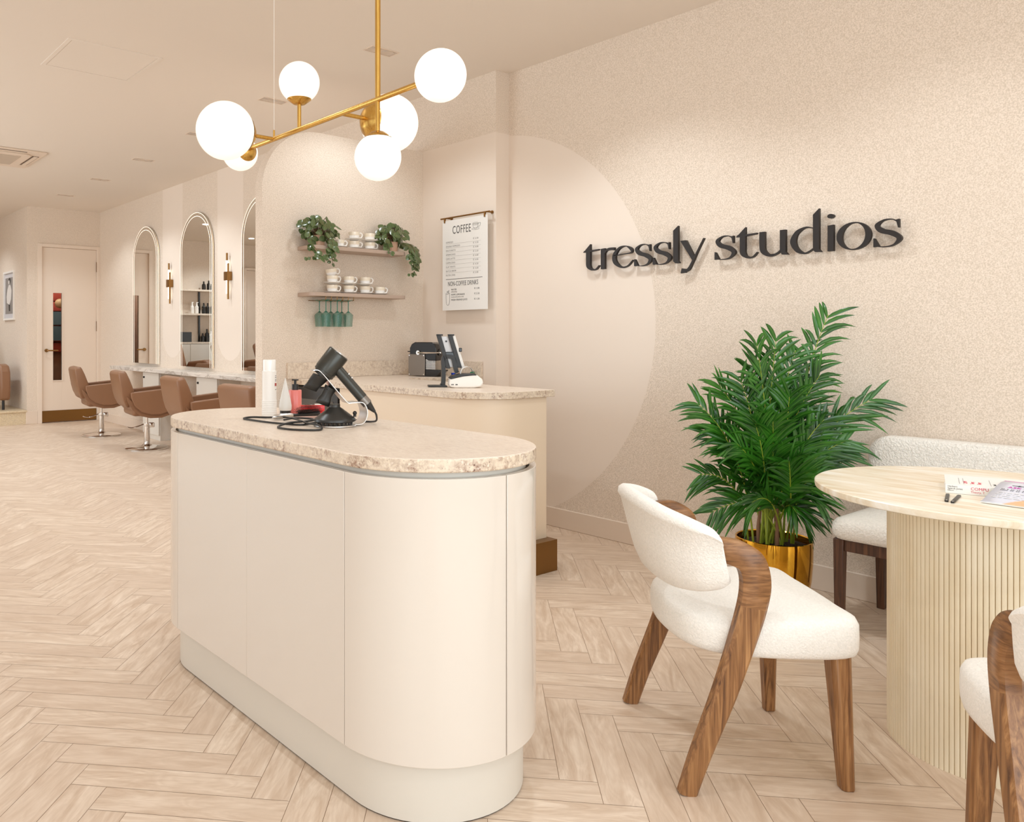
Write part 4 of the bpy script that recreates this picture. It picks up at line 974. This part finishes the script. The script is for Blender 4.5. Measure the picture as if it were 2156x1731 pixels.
tube(b, [mp(.86 + .05 * sin(2 * pi * k / 30), .42 + .16 * cos(2 * pi * k / 30), .0055) for k in range(30)], .0012, 5, close=True)
obj('white_print', b, 'white_plastic', t, smooth=False)
for (p0, p1), lb in zip((((2.691, .818), (2.560, .782)), ((2.690, .792), (2.556, .766))), ('short black stick on the table, the one farther from the magazine', 'short black stick on the table, the one nearer the magazine')):
    pass
for (x0, y0, x1, y1), lb in (((2.560, .782, 2.668, .812), 'short black stick on the table, the one nearer its rim'), ((2.553, .766, 2.672, .786), 'short black stick on the table, the one nearer the magazine')):
    b = B(); d = V((x1 - x0, y1 - y0, 0)).normalized(); nn = V((-d.y, d.x, 0)); p0, p1 = V((x0, y0, 0)), V((x1, y1, 0))
    pts = [p0 + (nn * cos(a) - d * sin(a)) * .0045 for a in [pi * k / 8 for k in range(9)]] + [p1 - (nn * cos(a) - d * sin(a)) * .0045 for a in [pi * k / 8 for k in range(9)]]
    tt_ = thing('stirrer', lb, 'stick', (0, 0, TT), 0, 'black sticks on the table')
    prism(b, [(p.x, p.y) for p in pts], 0, .004); obj('body', b, 'black', tt_, bev=.001)
    b = B(); lathe(b, [(0, .0041), (.0018, .0041), (.0018, .0046), (0, .0046)], 12, M.Translation(p0 + d * .004)); obj('dot', b, 'white_plastic', tt_)

# ------------------------------------------------------------------ dining chairs
def mk_chair(label, loc, rz):
    r = thing('dining_chair', label, 'chair', loc, rz, 'boucle chairs at the round table')   # local: +y faces forward
    # seat
    def outline(k):
        P = []
        for p in [(.245, .225), (.262, .05), (.235, -.105), (.17, -.180), (.06, -.208), (-.06, -.208), (-.17, -.180), (-.235, -.105), (-.262, .05), (-.245, .225), (-.12, .243), (.12, .243)]: P.append(p)
        Q = []; m_ = len(P)
        for i in range(m_):
            p0, p1, p2, p3 = [V((*P[(i + j - 1) % m_], 0)) for j in range(4)]
            for q in range(6):
                s = q / 6; Q.append(.5 * ((2 * p1) + (p2 - p0) * s + (2 * p0 - 5 * p1 + 4 * p2 - p3) * s * s + (3 * p1 - p0 - 3 * p2 + p3) * s ** 3))
        return [V((p.x * k, p.y * k, 0)) for p in Q]
    b = B(); rings = []
    for k, z in ((.80, .350), (.955, .3505), (.985, .357), (1.0, .372), (1.003, .400), (1.0, .425), (.975, .440), (.93, .4475), (.80, .452), (.5, .457), (.15, .460)):
        rings.append([V((p.x, p.y, z + .012 * (p.y / .24) * (1 if z > .41 else 0) * k)) for p in outline(k)])
    loft(b, rings); obj('seat', b, 'boucle', r, ang=60)
    # front legs
    for s in (-1, 1):
        b = B(); sec = lambda cx_, cy_, w_, d_, z: [V((cx_ + a * w_, cy_ + c * d_, z)) for a, c in ((-1, -1), (.6, -1), (1, -.6), (1, .6), (.6, 1), (-.6, 1), (-1, .6))]
        f_ = lambda pts: [V((p.x * s, p.y, p.z)) for p in pts]
        loft(b, [f_(sec(.208, .195, .027, .027, .352)), f_(sec(.226, .208, .017, .017, 0))]); obj('leg', b, 'walnut', r, bev=.003)
    # rear legs flowing into the wrap-round rail
    key = [((.262, -.222, 0), (0, .022, -.006), (.0165, 0, 0)), ((.262, -.185, .11), (0, .024, -.008), (.0175, 0, 0)), ((.260, -.130, .25), (0, .027, -.010), (.019, 0, 0)), ((.258, -.085, .38), (0, .030, -.010), (.020, 0, 0)), ((.257, -.052, .49), (0, .034, -.006), (.021, 0, 0)),
           ((.256, -.043, .555), (0, .036, .004), (.021, 0, 0)), ((.254, -.055, .605), (0, .030, .020), (.020, 0, 0)), ((.249, -.085, .626), (0, .012, .032), (.018, 0, 0)), ((.236, -.125, .634), (0, .0, .032), (.015, -.003, 0)),
           ((.208, -.166, .632), (0, 0, .030), (.012, -.008, 0)), ((.152, -.204, .630), (0, 0, .030), (.007, -.012, 0)), ((.085, -.226, .630), (0, 0, .030), (.003, -.013, 0)), ((0, -.232, .630), (0, 0, .030), (0, -.0135, 0))]
    def fine(keys, n=5):
        C = spline([k[0] for k in keys], n); A = spline([k[1] for k in keys], n); D_ = spline([k[2] for k in keys], n)
        return [(c, a, d) for c, a, d in zip(C, A, D_)]
    def ring(c, a, d): return [c + a * x + d * y for x, y in ((1, .65), (.75, 1), (-.75, 1), (-1, .65), (-1, -.65), (-.75, -1), (.75, -1), (1, -.65))]
    fk = fine(key); cut = 4 * 5
    for s in (-1, 1):
        b = B(); loft(b, [[V((p.x * s, p.y, p.z)) for p in ring(*k)] for k in fk[:cut + 1]]); obj('leg', b, 'walnut', r, ang=40)
    right = fk[cut:]; left = [(V((-c.x, c.y, c.z)), V((-a.x, a.y, a.z)), V((-d.x, d.y, d.z))) for c, a, d in right[:-1]]
    rr_ = [ring(*k) for k in right]; ll_ = [[V((-p.x, p.y, p.z)) for p in ring(*k)] for k in right[:-1]][::-1]
    b = B(); loft(b, rr_ + ll_); obj('arm_rail', b, 'walnut_rail', r, ang=40)
    # padded back
    cl = spline([(.258, -.108, 0), (.256, -.135, 0), (.232, -.186, 0), (.170, -.232, 0), (.09, -.254, 0), (0, -.260, 0), (-.09, -.254, 0), (-.170, -.232, 0), (-.232, -.186, 0), (-.256, -.135, 0), (-.258, -.108, 0)], 6)
    b = B(); rings = []; n_ = len(cl)
    for i, c in enumerate(cl):
        s = 2 * i / (n_ - 1) - 1; d = (cl[min(i + 1, n_ - 1)] - cl[max(i - 1, 0)]).normalized(); out = V((-d.y, d.x, 0))
        if out.dot(c - V((0, -.02, 0))) < 0: out = -out
        e = abs(s); zt = .750 - .090 * e ** 1.7; zb = .500 + .050 * e ** 2.2
        th = .021 - .006 * e ** 4; k = 1 if e < .995 else .75
        sec = []
        hgt = (zt - zb)
        for (o_, v_) in ((-.8, .06), (-.95, .2), (-1, .5), (-1, .8), (-1.1, .88), (-1.05, .95), (-.6, 1.0), (.3, 1.0), (.95, .965), (1.25, .90), (1.1, .86), (1.0, .845), (1, .5), (.9, .2), (.55, .04), (0, 0), (-.5, .0)):
            z = zb + hgt * v_; lean = (z - .62) * .22
            q = c + out * (th * o_ * k + lean * (1 - .5 * e)); q = V((q.x, q.y - lean * .25 - .034 * v_ * e ** 6, z if k == 1 else zb + hgt * (.5 + (v_ - .5) * .95))); sec.append(q)
        rings.append(sec)
    loft(b, rings); obj('backrest', b, 'boucle', r, ang=50)
    return r
c1 = mk_chair('white boucle chair with walnut frame, its padded back towards the island', (2.2675, 1.229, 0), atan2(-.637, .771) - pi / 2)
c2 = dup(c1, (2.165, .318, 0), radians(34) - pi / 2, 'white boucle chair with walnut frame cut off at the lower corner')

# ------------------------------------------------------------------ bench
t = thing('upholstered_bench', 'white looped boucle bench with dark legs against the textured wall', 'bench', (0, 0, 0))
bx0, bx1, by0, by1 = 3.47, 3.93, .15, 1.475
b = B(); o_ = rrect(bx0, by0, bx1, by1, .06, 6); rings = []
def inset(k): cx_, cy_ = (bx0 + bx1) / 2, (by0 + by1) / 2; return [(cx_ + (x - cx_) * (1 - k / (bx1 - bx0) * 2), cy_ + (y - cy_) * (1 - k / (by1 - by0) * 2)) for x, y in o_]
for k, z in ((.03, .372), (.008, .374), (.0, .390), (-.002, .41), (.0, .432), (.012, .449), (.035, .458), (.1, .464), (.2, .467)): rings.append([V((x, y, z)) for x, y in inset(k)])
loft(b, rings); obj('seat', b, 'boucle2', t, ang=70)
b = B(); pts = rrect(by0 - .03, .47, by1 - .0, .765, .085, 8); rings = []
for k, x, in ((.03, 3.855), (.008, 3.86), (0, 3.872), (0, 3.935), (.008, 3.95), (.03, 3.955)):
    cy_, cz_ = (by0 + by1) / 2, .6175; rings.append([V((x, cy_ + (y - cy_) * (1 - 2 * k / 1.3), cz_ + (z - cz_) * (1 - 2 * k / .3))) for y, z in pts])
loft(b, rings); obj('backrest', b, 'boucle2', t, ang=70)
for x, y in ((3.505, 1.44), (3.505, .20), (3.915, 1.44), (3.915, .20)):
    b = B(); s = -1 if x < 3.7 else 1; sec = lambda cx_, w_, z: [V((cx_ + a * w_, y + c * w_, z)) for a, c in ((-1, -1), (1, -1), (1, 1), (-1, 1))]
    loft(b, [sec(x, .020, .372), sec(x + s * .004, .015, 0)]); obj('leg', b, 'walnut_dark', t, bev=.003)
b = B()
for x in (3.505, 3.915): box(b, (x - .012, .22, .325), (x + .012, 1.42, .37))
obj('long_rail', b, 'walnut_dark', t, bev=.002)
b = B()
for y in (1.44, .20): box(b, (3.525, y - .012, .325), (3.895, y + .012, .37))
obj('end_rail', b, 'walnut_dark', t, bev=.002)

# ------------------------------------------------------------------ potted palm
PO = V((3.575, 1.745, 0))
t = thing('potted_palm', 'leafy green palm in a polished gold pot by the wall', 'plant', PO, ZR)
b = B(); lathe(b, [(0, 0), (.105, 0), (.118, .008), (.135, .05), (.150, .13), (.156, .21), (.157, .285), (.1555, .302), (.1515, .304), (.1475, .300), (.1465, .255), (0, .255)], 64); bmesh.ops.remove_doubles(b, verts=b.verts, dist=1e-6); obj('pot', b, 'gold', t)
b = B(); rings = []
rnd = random.Random(5)
for r_ in (.1455, .12, .09, .06, .03): rings.append([V((r_ * cos(a), r_ * sin(a), .272 + (rnd.uniform(-.006, .010) if r_ < .14 else 0))) for a in [2 * pi * k / 30 for k in range(30)]])
loft(b, rings); obj('soil', b, 'soil', t)
for x, y, h_ in ((-.06, .01, .16), (.0, -.03, .2), (.03, .04, .18), (-.02, .05, .15)):
    b = B(); tube(b, [(x, y, .27), (x * 1.05, y, .27 + h_ * .5), (x * .9, y, .27 + h_)], [.010, .008, .006], 10); obj('cane', b, 'palm_trunk', t)
def frond(tip, base, bend, w_scale=1.0, seed=0, start=.30, nl=13):
    rnd = random.Random(seed); tip = V(tip); base = V(base)
    ctrl = base.lerp(tip, .5) + V(bend)
    Pt = lambda s: (1 - s) ** 2 * base + 2 * s * (1 - s) * ctrl + s * s * tip
    f = bpy.data.objects; br = B()
    tube(br, [Pt(k / 14) for k in range(15)], [.0048 * (1 - .75 * k / 14) for k in range(15)], 7)
    bl = B(); uvl = bl.loops.layers.uv.new('UVMap'); ln = (tip - base).length
    flen = .215 * w_scale
    # leaf plane: spreads mostly across the view, tilted at random
    for i in range(nl):
        s = start + (1 - start) * (i + .5) / nl
        p = Pt(s); tg = (Pt(min(1, s + .02)) - Pt(s - .02)).normalized()
        side0 = tg.cross(V((rnd.uniform(-.25, .25) + f_tilt * .8, -1, .25))).normalized()
        pr = (sin(pi * min(1, .22 + .78 * (s - start) / (1 - start) * .92))) ** .6
        for sg in (-1, 1):
            Ln = flen * (.45 + .55 * pr) * rnd.uniform(.88, 1.08)
            d0 = (tg * (.85 + .5 * (s - start)) + side0 * sg * .72 + V((rnd.uniform(-.14, .14), rnd.uniform(-.35, .2), rnd.uniform(-.1, .2)))).normalized()
            nrm = side0.cross(tg).normalized()
            wv = d0.cross(nrm).normalized(); wd = .0092 * w_scale ** .5 * rnd.uniform(.85, 1.2); rows = []
            dr = .42 * rnd.uniform(.35, 1.3)
            for u, ww in ((0, .35), (.2, .9), (.45, 1), (.7, .8), (.88, .42), (1, .04)):
                c = p + d0 * (Ln * u) + V((0, 0, -1)) * (dr * Ln * u * u) 
                if (Rz @ c).x + PO.x > 3.955: c = c - (Rz.inverted() @ V((1, 0, 0))) * ((Rz @ c).x + PO.x - 3.955)
                e = wd * ww; rows.append([(bl.verts.new(c - wv * e), u, 0), (bl.verts.new(c + nrm * e * .35), u, .5), (bl.verts.new(c + wv * e), u, 1)])
            for a_, b_ in zip(rows, rows[1:]):
                for q in (0, 1):
                    k4 = (a_[q], a_[q + 1], b_[q + 1], b_[q]); fc = bl.faces.new([z_[0] for z_ in k4])
                    for lp, z_ in zip(fc.loops, k4): lp[uvl].uv = (z_[1], z_[2])
    st = obj('frond', br, 'palm_stem', t); obj('leaflets', bl, 'palm', st, ang=80)
tips = [(.277, 1.293, 0), (.025, 1.188, .02), (-.097, 1.167, -.02), (.130, 1.133, .03), (.214, 1.024, -.03), (-.168, 1.003, 0), (-.265, .978, .02), (-.382, .898, 0), (.456, .923, -.06), (.33, .741, -.06), (.294, .72, .0), (.204, .835, -.08), (-.37, .583, 0), (-.332, .419, -.03), (.162, .489, -.10), (.13, .415, -.05), (-.059, .835, -.10), (.046, .94, -.06), (-.143, .835, -.08), (-.017, .667, -.16), (.092, .615, -.14), (-.227, .73, -.08), (-.164, .478, -.10), (.025, .445, -.15), (.235, .583, -.08), (-.29, .793, .03), (.08, .80, .08), (-.08, 1.05, .05), (.16, .92, .06), (-.10, .62, -.12)]
rnd = random.Random(21)
for i, (u, z, y) in enumerate(tips):
    u *= .88
    f_tilt = rnd.uniform(-.8, .8)
    low = max(0, (.75 - z)); bs = (rnd.uniform(-.075, .075) + u * .08, rnd.uniform(-.05, .05), .268)
    L_ = z - .268
    frond((u, y, z), bs, (-u * .28, 0, .10 + .10 * abs(u) + low * .25), .95 if z > .6 else .72, 100 + i, .30 if z > .6 else .38, 18 if z > .6 else 13)

# ------------------------------------------------------------------ salon side: mirrors, lights, counter, cabinets
def arch(w_, h_, n=28): r_ = w_ / 2; return [(-r_, 0), (r_, 0)] + [(r_ * cos(pi * k / n), h_ - r_ + r_ * sin(pi * k / n)) for k in range(n + 1)]
def arch_in(w_, h_, d_, n=28): r_ = w_ / 2 - d_; return [(-r_, d_), (r_, d_)] + [(r_ * cos(pi * k / n), h_ - w_ / 2 + r_ * sin(pi * k / n)) for k in range(n + 1)]
def side_(w_, h_, d_): p = arch_in(w_, h_, d_); return [(p[1][0], 0)] + p[2:] + [(p[0][0], 0)]
MB = lambda: basis((0, 0, 0), (0, -1, 0), (0, 0, 1), (-1, 0, 0))
def mk_mirror(y, label):
    r = thing('arched_mirror', label, 'mirror', (XC, y, .852), 0, 'arched mirrors on the salon wall')
    w_, h_ = .80, 1.702
    b = B(); ringp(b, side_(w_, h_, .035), side_(w_, h_, .055), .004, .016, MB(), close=False); obj('back_light', b, 'led', r, smooth=False)
    b = B(); prism(b, arch_in(w_, h_, .0), .020, .032, MB()); prism(b, arch_in(w_, h_, .06), .0, .020, MB()); obj('backing', b, 'alu', r, ang=30)
    b = B(); prism(b, arch_in(w_, h_, .0), .0322, .0345, MB()); obj('mirror_glass', b, 'mirror', r, ang=30)
    b = B(); ringp(b, side_(w_, h_, .0), side_(w_, h_, .005), .0346, .0352, MB(), close=False); ringp(b, side_(w_, h_, .038), side_(w_, h_, .044), .0346, .0350, MB(), close=False); obj('light_line', b, 'led_soft', r, smooth=False)
    return r
m0 = mk_mirror(9.67, 'backlit arched mirror nearest the far door')
dup(m0, (XC, 8.208, .852), 0, 'backlit arched mirror between the two wall sconces'); dup(m0, (XC, 6.745, .852), 0, 'backlit arched mirror partly hidden by the partition')
def mk_sconce(y, label):
    r = thing('wall_sconce', label, 'wall light', (XC, y, 1.81), 0, 'brass sconces on the salon wall')
    b = B(); rbox(b, (-.056, -.042, -.045), (0, .042, .045), .003, 2); obj('back_plate', b, 'brass2', r)
    for nm, mt_, yy, z0, z1 in (('brass_tube', 'brass2', .014, .16, .238), ('lit_tube', 'tube', .014, .046, .16), ('brass_tube', 'brass2', -.013, .046, .13), ('brass_tube', 'brass2', -.013, -.238, -.046), ('lit_tube', 'tube', .014, -.18, -.046)):
        b = B(); cyl(b, (-.032, yy, z0), (-.032, yy, z1), .0105, n=16); obj(nm, b, mt_, r)
    return r
s0 = mk_sconce(8.924, 'brass double-tube sconce nearer the far door'); dup(s0, (XC, 7.452, 1.81), 0, 'brass double-tube sconce nearer the partition')
b = B(); box(b, (3.55, 4.53, .775), (XC - .001, 10.17, .815)); tag(obj('marble_counter', b, 'marble', bev=.003), 'long white marble styling counter below the mirrors', 'worktop')
def mk_cab(y, label):
    r = thing('styling_cabinet', label, 'cabinet', (3.60, y, 0), 0, 'white cabinets under the styling counter')
    b = B(); box(b, (.018, -.24, 0), (.253, .24, .7748)); obj('carcass', b, 'white_cab', r, bev=.001)
    b = B(); box(b, (.03, .242, .12), (.253, .262, .7748)); obj('tan_side', b, 'brown_side', r, bev=.001)
    b = B(); box(b, (0, -.235, .06), (.0175, .235, .768)); d = obj('door', b, 'white_cab', r, bev=.0015)
    b = B(); cyl(b, (.0, .19, .71), (-.012, .19, .71), .012, n=18); obj('knob', b, 'black', d)
    return r
cb = mk_cab(8.94, 'white knobbed cabinet under the counter, farther from the partition'); dup(cb, (3.60, 7.48, 0), 0, 'white knobbed cabinet under the counter, nearer the partition')

# styling chairs
def mk_styling():
    r = thing('styling_chair', '', 'salon chair')                     # local: +x faces the mirror
    b = B(); lathe(b, [(0, 0), (.225, 0), (.226, .012), (.215, .019), (.12, .028), (.055, .036), (.04, .05), (0, .05)], 56); obj('base', b, 'chrome', r)
    b = B(); lathe(b, [(0, .045), (.030, .045), (.032, .05), (.030, .24), (.034, .245), (.034, .27), (0, .27)], 28); lathe(b, [(.014, .27), (.014, .345), (0, .345)], 20); obj('pump', b, 'chrome', r)
    b = B(); tube(b, spline([(-.02, .02, .262), (-.08, .03, .24), (-.15, .035, .225), (-.20, .035, .235), (-.20, -.0, .235), (-.15, -.0, .225), (-.08, -.0, .24), (-.02, .0, .262)], 4), .005, 8); rbox(b, (.02, -.035, .225), (.075, .035, .275), .008, 2); obj('foot_lever', b, 'chrome', r)
    b = B(); rbox(b, (-.20, -.225, .365), (.24, .225, .50), .04, 4); obj('seat', b, 'leather', r)
    # under shell, half-round from the side
    def side_prof(f=1): return [(-.27, .60), (-.25, .52), (-.20, .43), (-.12, .37), (-.02, .343), (.10, .343), (.20, .375), (.27, .45), (.30, .55), (.305, .615)]
    b = B(); prism(b, [(-.26, .575)] + side_prof()[1:-1] + [(.29, .50), (.1, .42), (-.1, .42)], -.235, .235, basis((0, 0, 0), (1, 0, 0), (0, 0, 1), (0, -1, 0))); obj('under_shell', b, 'leather', r, bev=.012, seg=3)
    for s in (-1, 1):
        b = B(); pr = [(-.225, .615), (-.22, .56), (-.18, .47), (-.11, .41), (-.02, .38), (.08, .378), (.17, .405), (.235, .46), (.27, .53), (.285, .60), (.285, .650), (.27, .657)]
        y0 = s * .235; prism(b, pr, y0 - .028, y0 + .028, basis((0, 0, 0), (1, 0, 0), (0, 0, 1), (0, -1, 0))); obj('arm_panel', b, 'leather', r, bev=.010, seg=3)
    b = B(); mt_ = M.Translation((-.245, 0, .60)) @ M.Rotation(radians(-13), 4, 'Y')
    rings = []
    for z, x0, x1, w_ in ((-.14, -.03, .05, .17), (-.12, -.045, .06, .205), (-.05, -.06, .065, .225), (.02, -.062, .066, .235), (.14, -.055, .050, .238), (.21, -.050, .035, .236), (.232, -.040, .026, .228), (.238, -.025, .012, .21)):
        rings.append([mt_ @ V((x, y, z)) for x, y in rrect(x0, -w_, x1, w_, .018, 4)])
    loft(b, rings); obj('backrest', b, 'leather', r, ang=60)
    return r
sc0 = mk_styling(); G_ = 'tan styling chairs facing the mirrors'
for i, (x, y, rz_, lb) in enumerate(((3.26, 9.62, -8, 'tan leather styling chair on chrome base, nearest the far door'), (3.265, 8.21, -8, 'tan leather styling chair on chrome base, second from the far door'), (3.24, 6.78, -4, 'tan leather styling chair with its base hidden behind the island'), (3.12, 5.36, 2, 'tan styling chair back half hidden by the partition'))):
    s_ = sc0 if i == 0 else dup(sc0)
    s_.location = (x, y, 0); s_.rotation_euler = (0, 0, radians(rz_)); s_['label'] = lb; s_['group'] = G_

# ------------------------------------------------------------------ framed photograph on the nook wall
t = thing('framed_photograph', 'white framed black and white photograph of a woman in a white shirt', 'picture', (2.87, 12.36, 1.42))
PB = basis((0, 0, 0), (0, -1, 0), (0, 0, 1), (-1, 0, 0)); w2, h2 = .295, .70
sq = lambda a, c, d, e: [(a, c), (d, c), (d, e), (a, e)]
b = B(); ringp(b, sq(-w2, 0, w2, h2), sq(-w2 + .025, .025, w2 - .025, h2 - .025), 0, .025, PB); obj('frame', b, 'white_plastic', t, smooth=False)
b = B(); prism(b, sq(-w2 + .02, .02, w2 - .02, h2 - .02), .002, .008, PB); obj('mount', b, plain('grey_mount', (206, 202, 204), .6), t, smooth=False)
b = B(); prism(b, sq(-w2 + .075, .09, w2 - .075, h2 - .09), .008, .0095, PB); obj('print', b, plain('grey_print', (142, 136, 132), .6), t, smooth=False)
b = B(); prism(b, [(.02 + .07 * cos(a), .565 + .045 * sin(a)) for a in [2 * pi * k / 20 for k in range(20)]], .0095, .0102, PB); prism(b, [(-.02, .13), (.06, .13), (.05, .3), (-.05, .3)], .0095, .0102, PB); obj('dark_hair', b, plain('dark_grey', (52, 48, 46), .6), t, smooth=False)
b = B(); prism(b, [(-.13, .25), (.02, .22), (.11, .30), (.14, .42), (.08, .5), (-.02, .51), (-.10, .44), (-.15, .34)], .0104, .011, PB); prism(b, [(-.01 + .035 * cos(a), .545 + .03 * sin(a)) for a in [2 * pi * k / 16 for k in range(16)]], .0104, .011, PB); obj('white_shirt', b, plain('off_white', (224, 218, 212), .6), t, smooth=False)

# ------------------------------------------------------------------ backwash chairs and product wall in the nook
def mk_wash():
    r = thing('backwash_chair', '', 'chair')
    b = B(); rbox(b, (-.27, -.40, .26), (.27, .30, .46), .05, 4); obj('seat', b, 'leather', r)
    for s in (-1, 1):
        b = B(); pr = [(-.42, .13), (-.45, .30), (-.43, .52), (-.36, .60), (-.26, .62), (.30, .58), (.40, .50), (.42, .20), (.38, .12)]
        prism(b, pr, s * .34 - .07, s * .34 + .07, basis((0, 0, 0), (0, 1, 0), (0, 0, 1), (1, 0, 0))); obj('arm', b, 'leather', r, bev=.035, seg=4)
    b = B(); mt_ = M.Translation((0, .30, .42)) @ M.Rotation(radians(-28), 4, 'X'); rbox(b, (-.26, -.06, 0), (.26, .07, .50), .05, 4, mt_); obj('backrest', b, 'leather', r)
    for x in (-.33, .33):
        for y in (-.36, .34):
            b = B(); cyl(b, (x, y, 0), (x, y, .13), .018, n=12); obj('leg', b, 'black', r)
    return r
w0 = mk_wash()
for i, (x, y, rz_, lb) in enumerate(((2.30, 12.05, 0, 'tan leather armchair on the stone platform, nearest the framed photograph'), (1.20, 12.15, 0, 'tan leather armchair on the platform seen in the mirror'), (.35, 12.2, 0, 'tan leather armchair on the platform farthest from the photograph'))):
    s_ = w0 if i == 0 else dup(w0)
    s_.location = (x, y, .1902); s_.rotation_euler = (0, 0, radians(rz_)); s_['label'] = lb; s_['group'] = 'tan armchairs on the platform'
t = thing('product_cabinet', 'white cabinet with stone top below the product shelves', 'cabinet', (1.25, Y1 - .22, .19))
b = B(); box(b, (-.75, -.2, 0), (.75, .2, .86)); obj('body', b, 'white_cab', t)
for k in range(3):
    b = B(); box(b, (-.745 + k * .5, -.215, .02), (-.255 + k * .5, -.201, .85)); obj('door', b, 'white_cab', t, bev=.001)
b = B(); box(b, (-.76, -.22, .86), (.76, .2, .89)); obj('top', b, 'granite', t)
for z, lb in ((1.60, 'stone shelf for salon bottles, lower one above the white cabinet'), (2.04, 'stone shelf for salon bottles, upper one above the white cabinet')):
    b = B(); box(b, (.5, Y1 - .26, z - .03), (2.0, Y1, z)); tag(obj('product_shelf', b, 'granite'), lb, 'shelf', 'product shelves in the nook')
b = B(); box(b, (1.12, Y1 - .03, 1.08), (1.15, Y1 - .001, 2.01)); tag(obj('shelf_upright', b, 'black'), 'slim black upright behind the product shelves', 'upright')
def bottle(x, z, r_, h_, m_, lb, pump=False):
    b = B(); lathe(b, [(0, 0), (r_, 0), (r_, h_ * .62), (r_ * .45, h_ * .75), (r_ * .4, h_), (0, h_)], 16, M.Translation((x, Y1 - .14, z)))
    if pump: box(b, (x - .03, Y1 - .148, z + h_), (x + .012, Y1 - .132, z + h_ + .012))
    tag(obj('product_bottle', b, m_), lb, 'bottle', 'salon bottles on the nook shelves')
for x, m_, pu in ((1.24, 'white_plastic', 1), (1.33, 'white_plastic', 1), (1.10, 'black', 0), (1.02, 'black', 0), (.93, 'black', 0)): bottle(x, 1.60, .035, .2, m_, '%s bottle on the lower product shelf reflected in the middle mirror' % ('white pump' if pu else 'small black'), pu)
for x, h_ in ((1.10, .16), (1.0, .18), (.94, .12), (.84, .1)): bottle(x, 2.04, .035, h_, 'black', 'small black bottle on the upper product shelf reflected in the middle mirror')
for x, h_, m_ in ((.78, .2, 'black'), (.865, .26, 'black'), (.95, .2, 'white_plastic'), (1.035, .24, 'black'), (1.12, .16, 'black')): bottle(x, 1.08, .04, h_, m_, '%s bottle on the product cabinet reflected in the middle mirror' % ('white' if m_ != 'black' else 'small black'))
b = B(); box(b, (1.42, Y1 - .32, 1.081), (1.78, Y1 - .05, 1.26)); tag(obj('black_box', b, 'black', bev=.004), 'black box on the product cabinet reflected in the middle mirror', 'box')
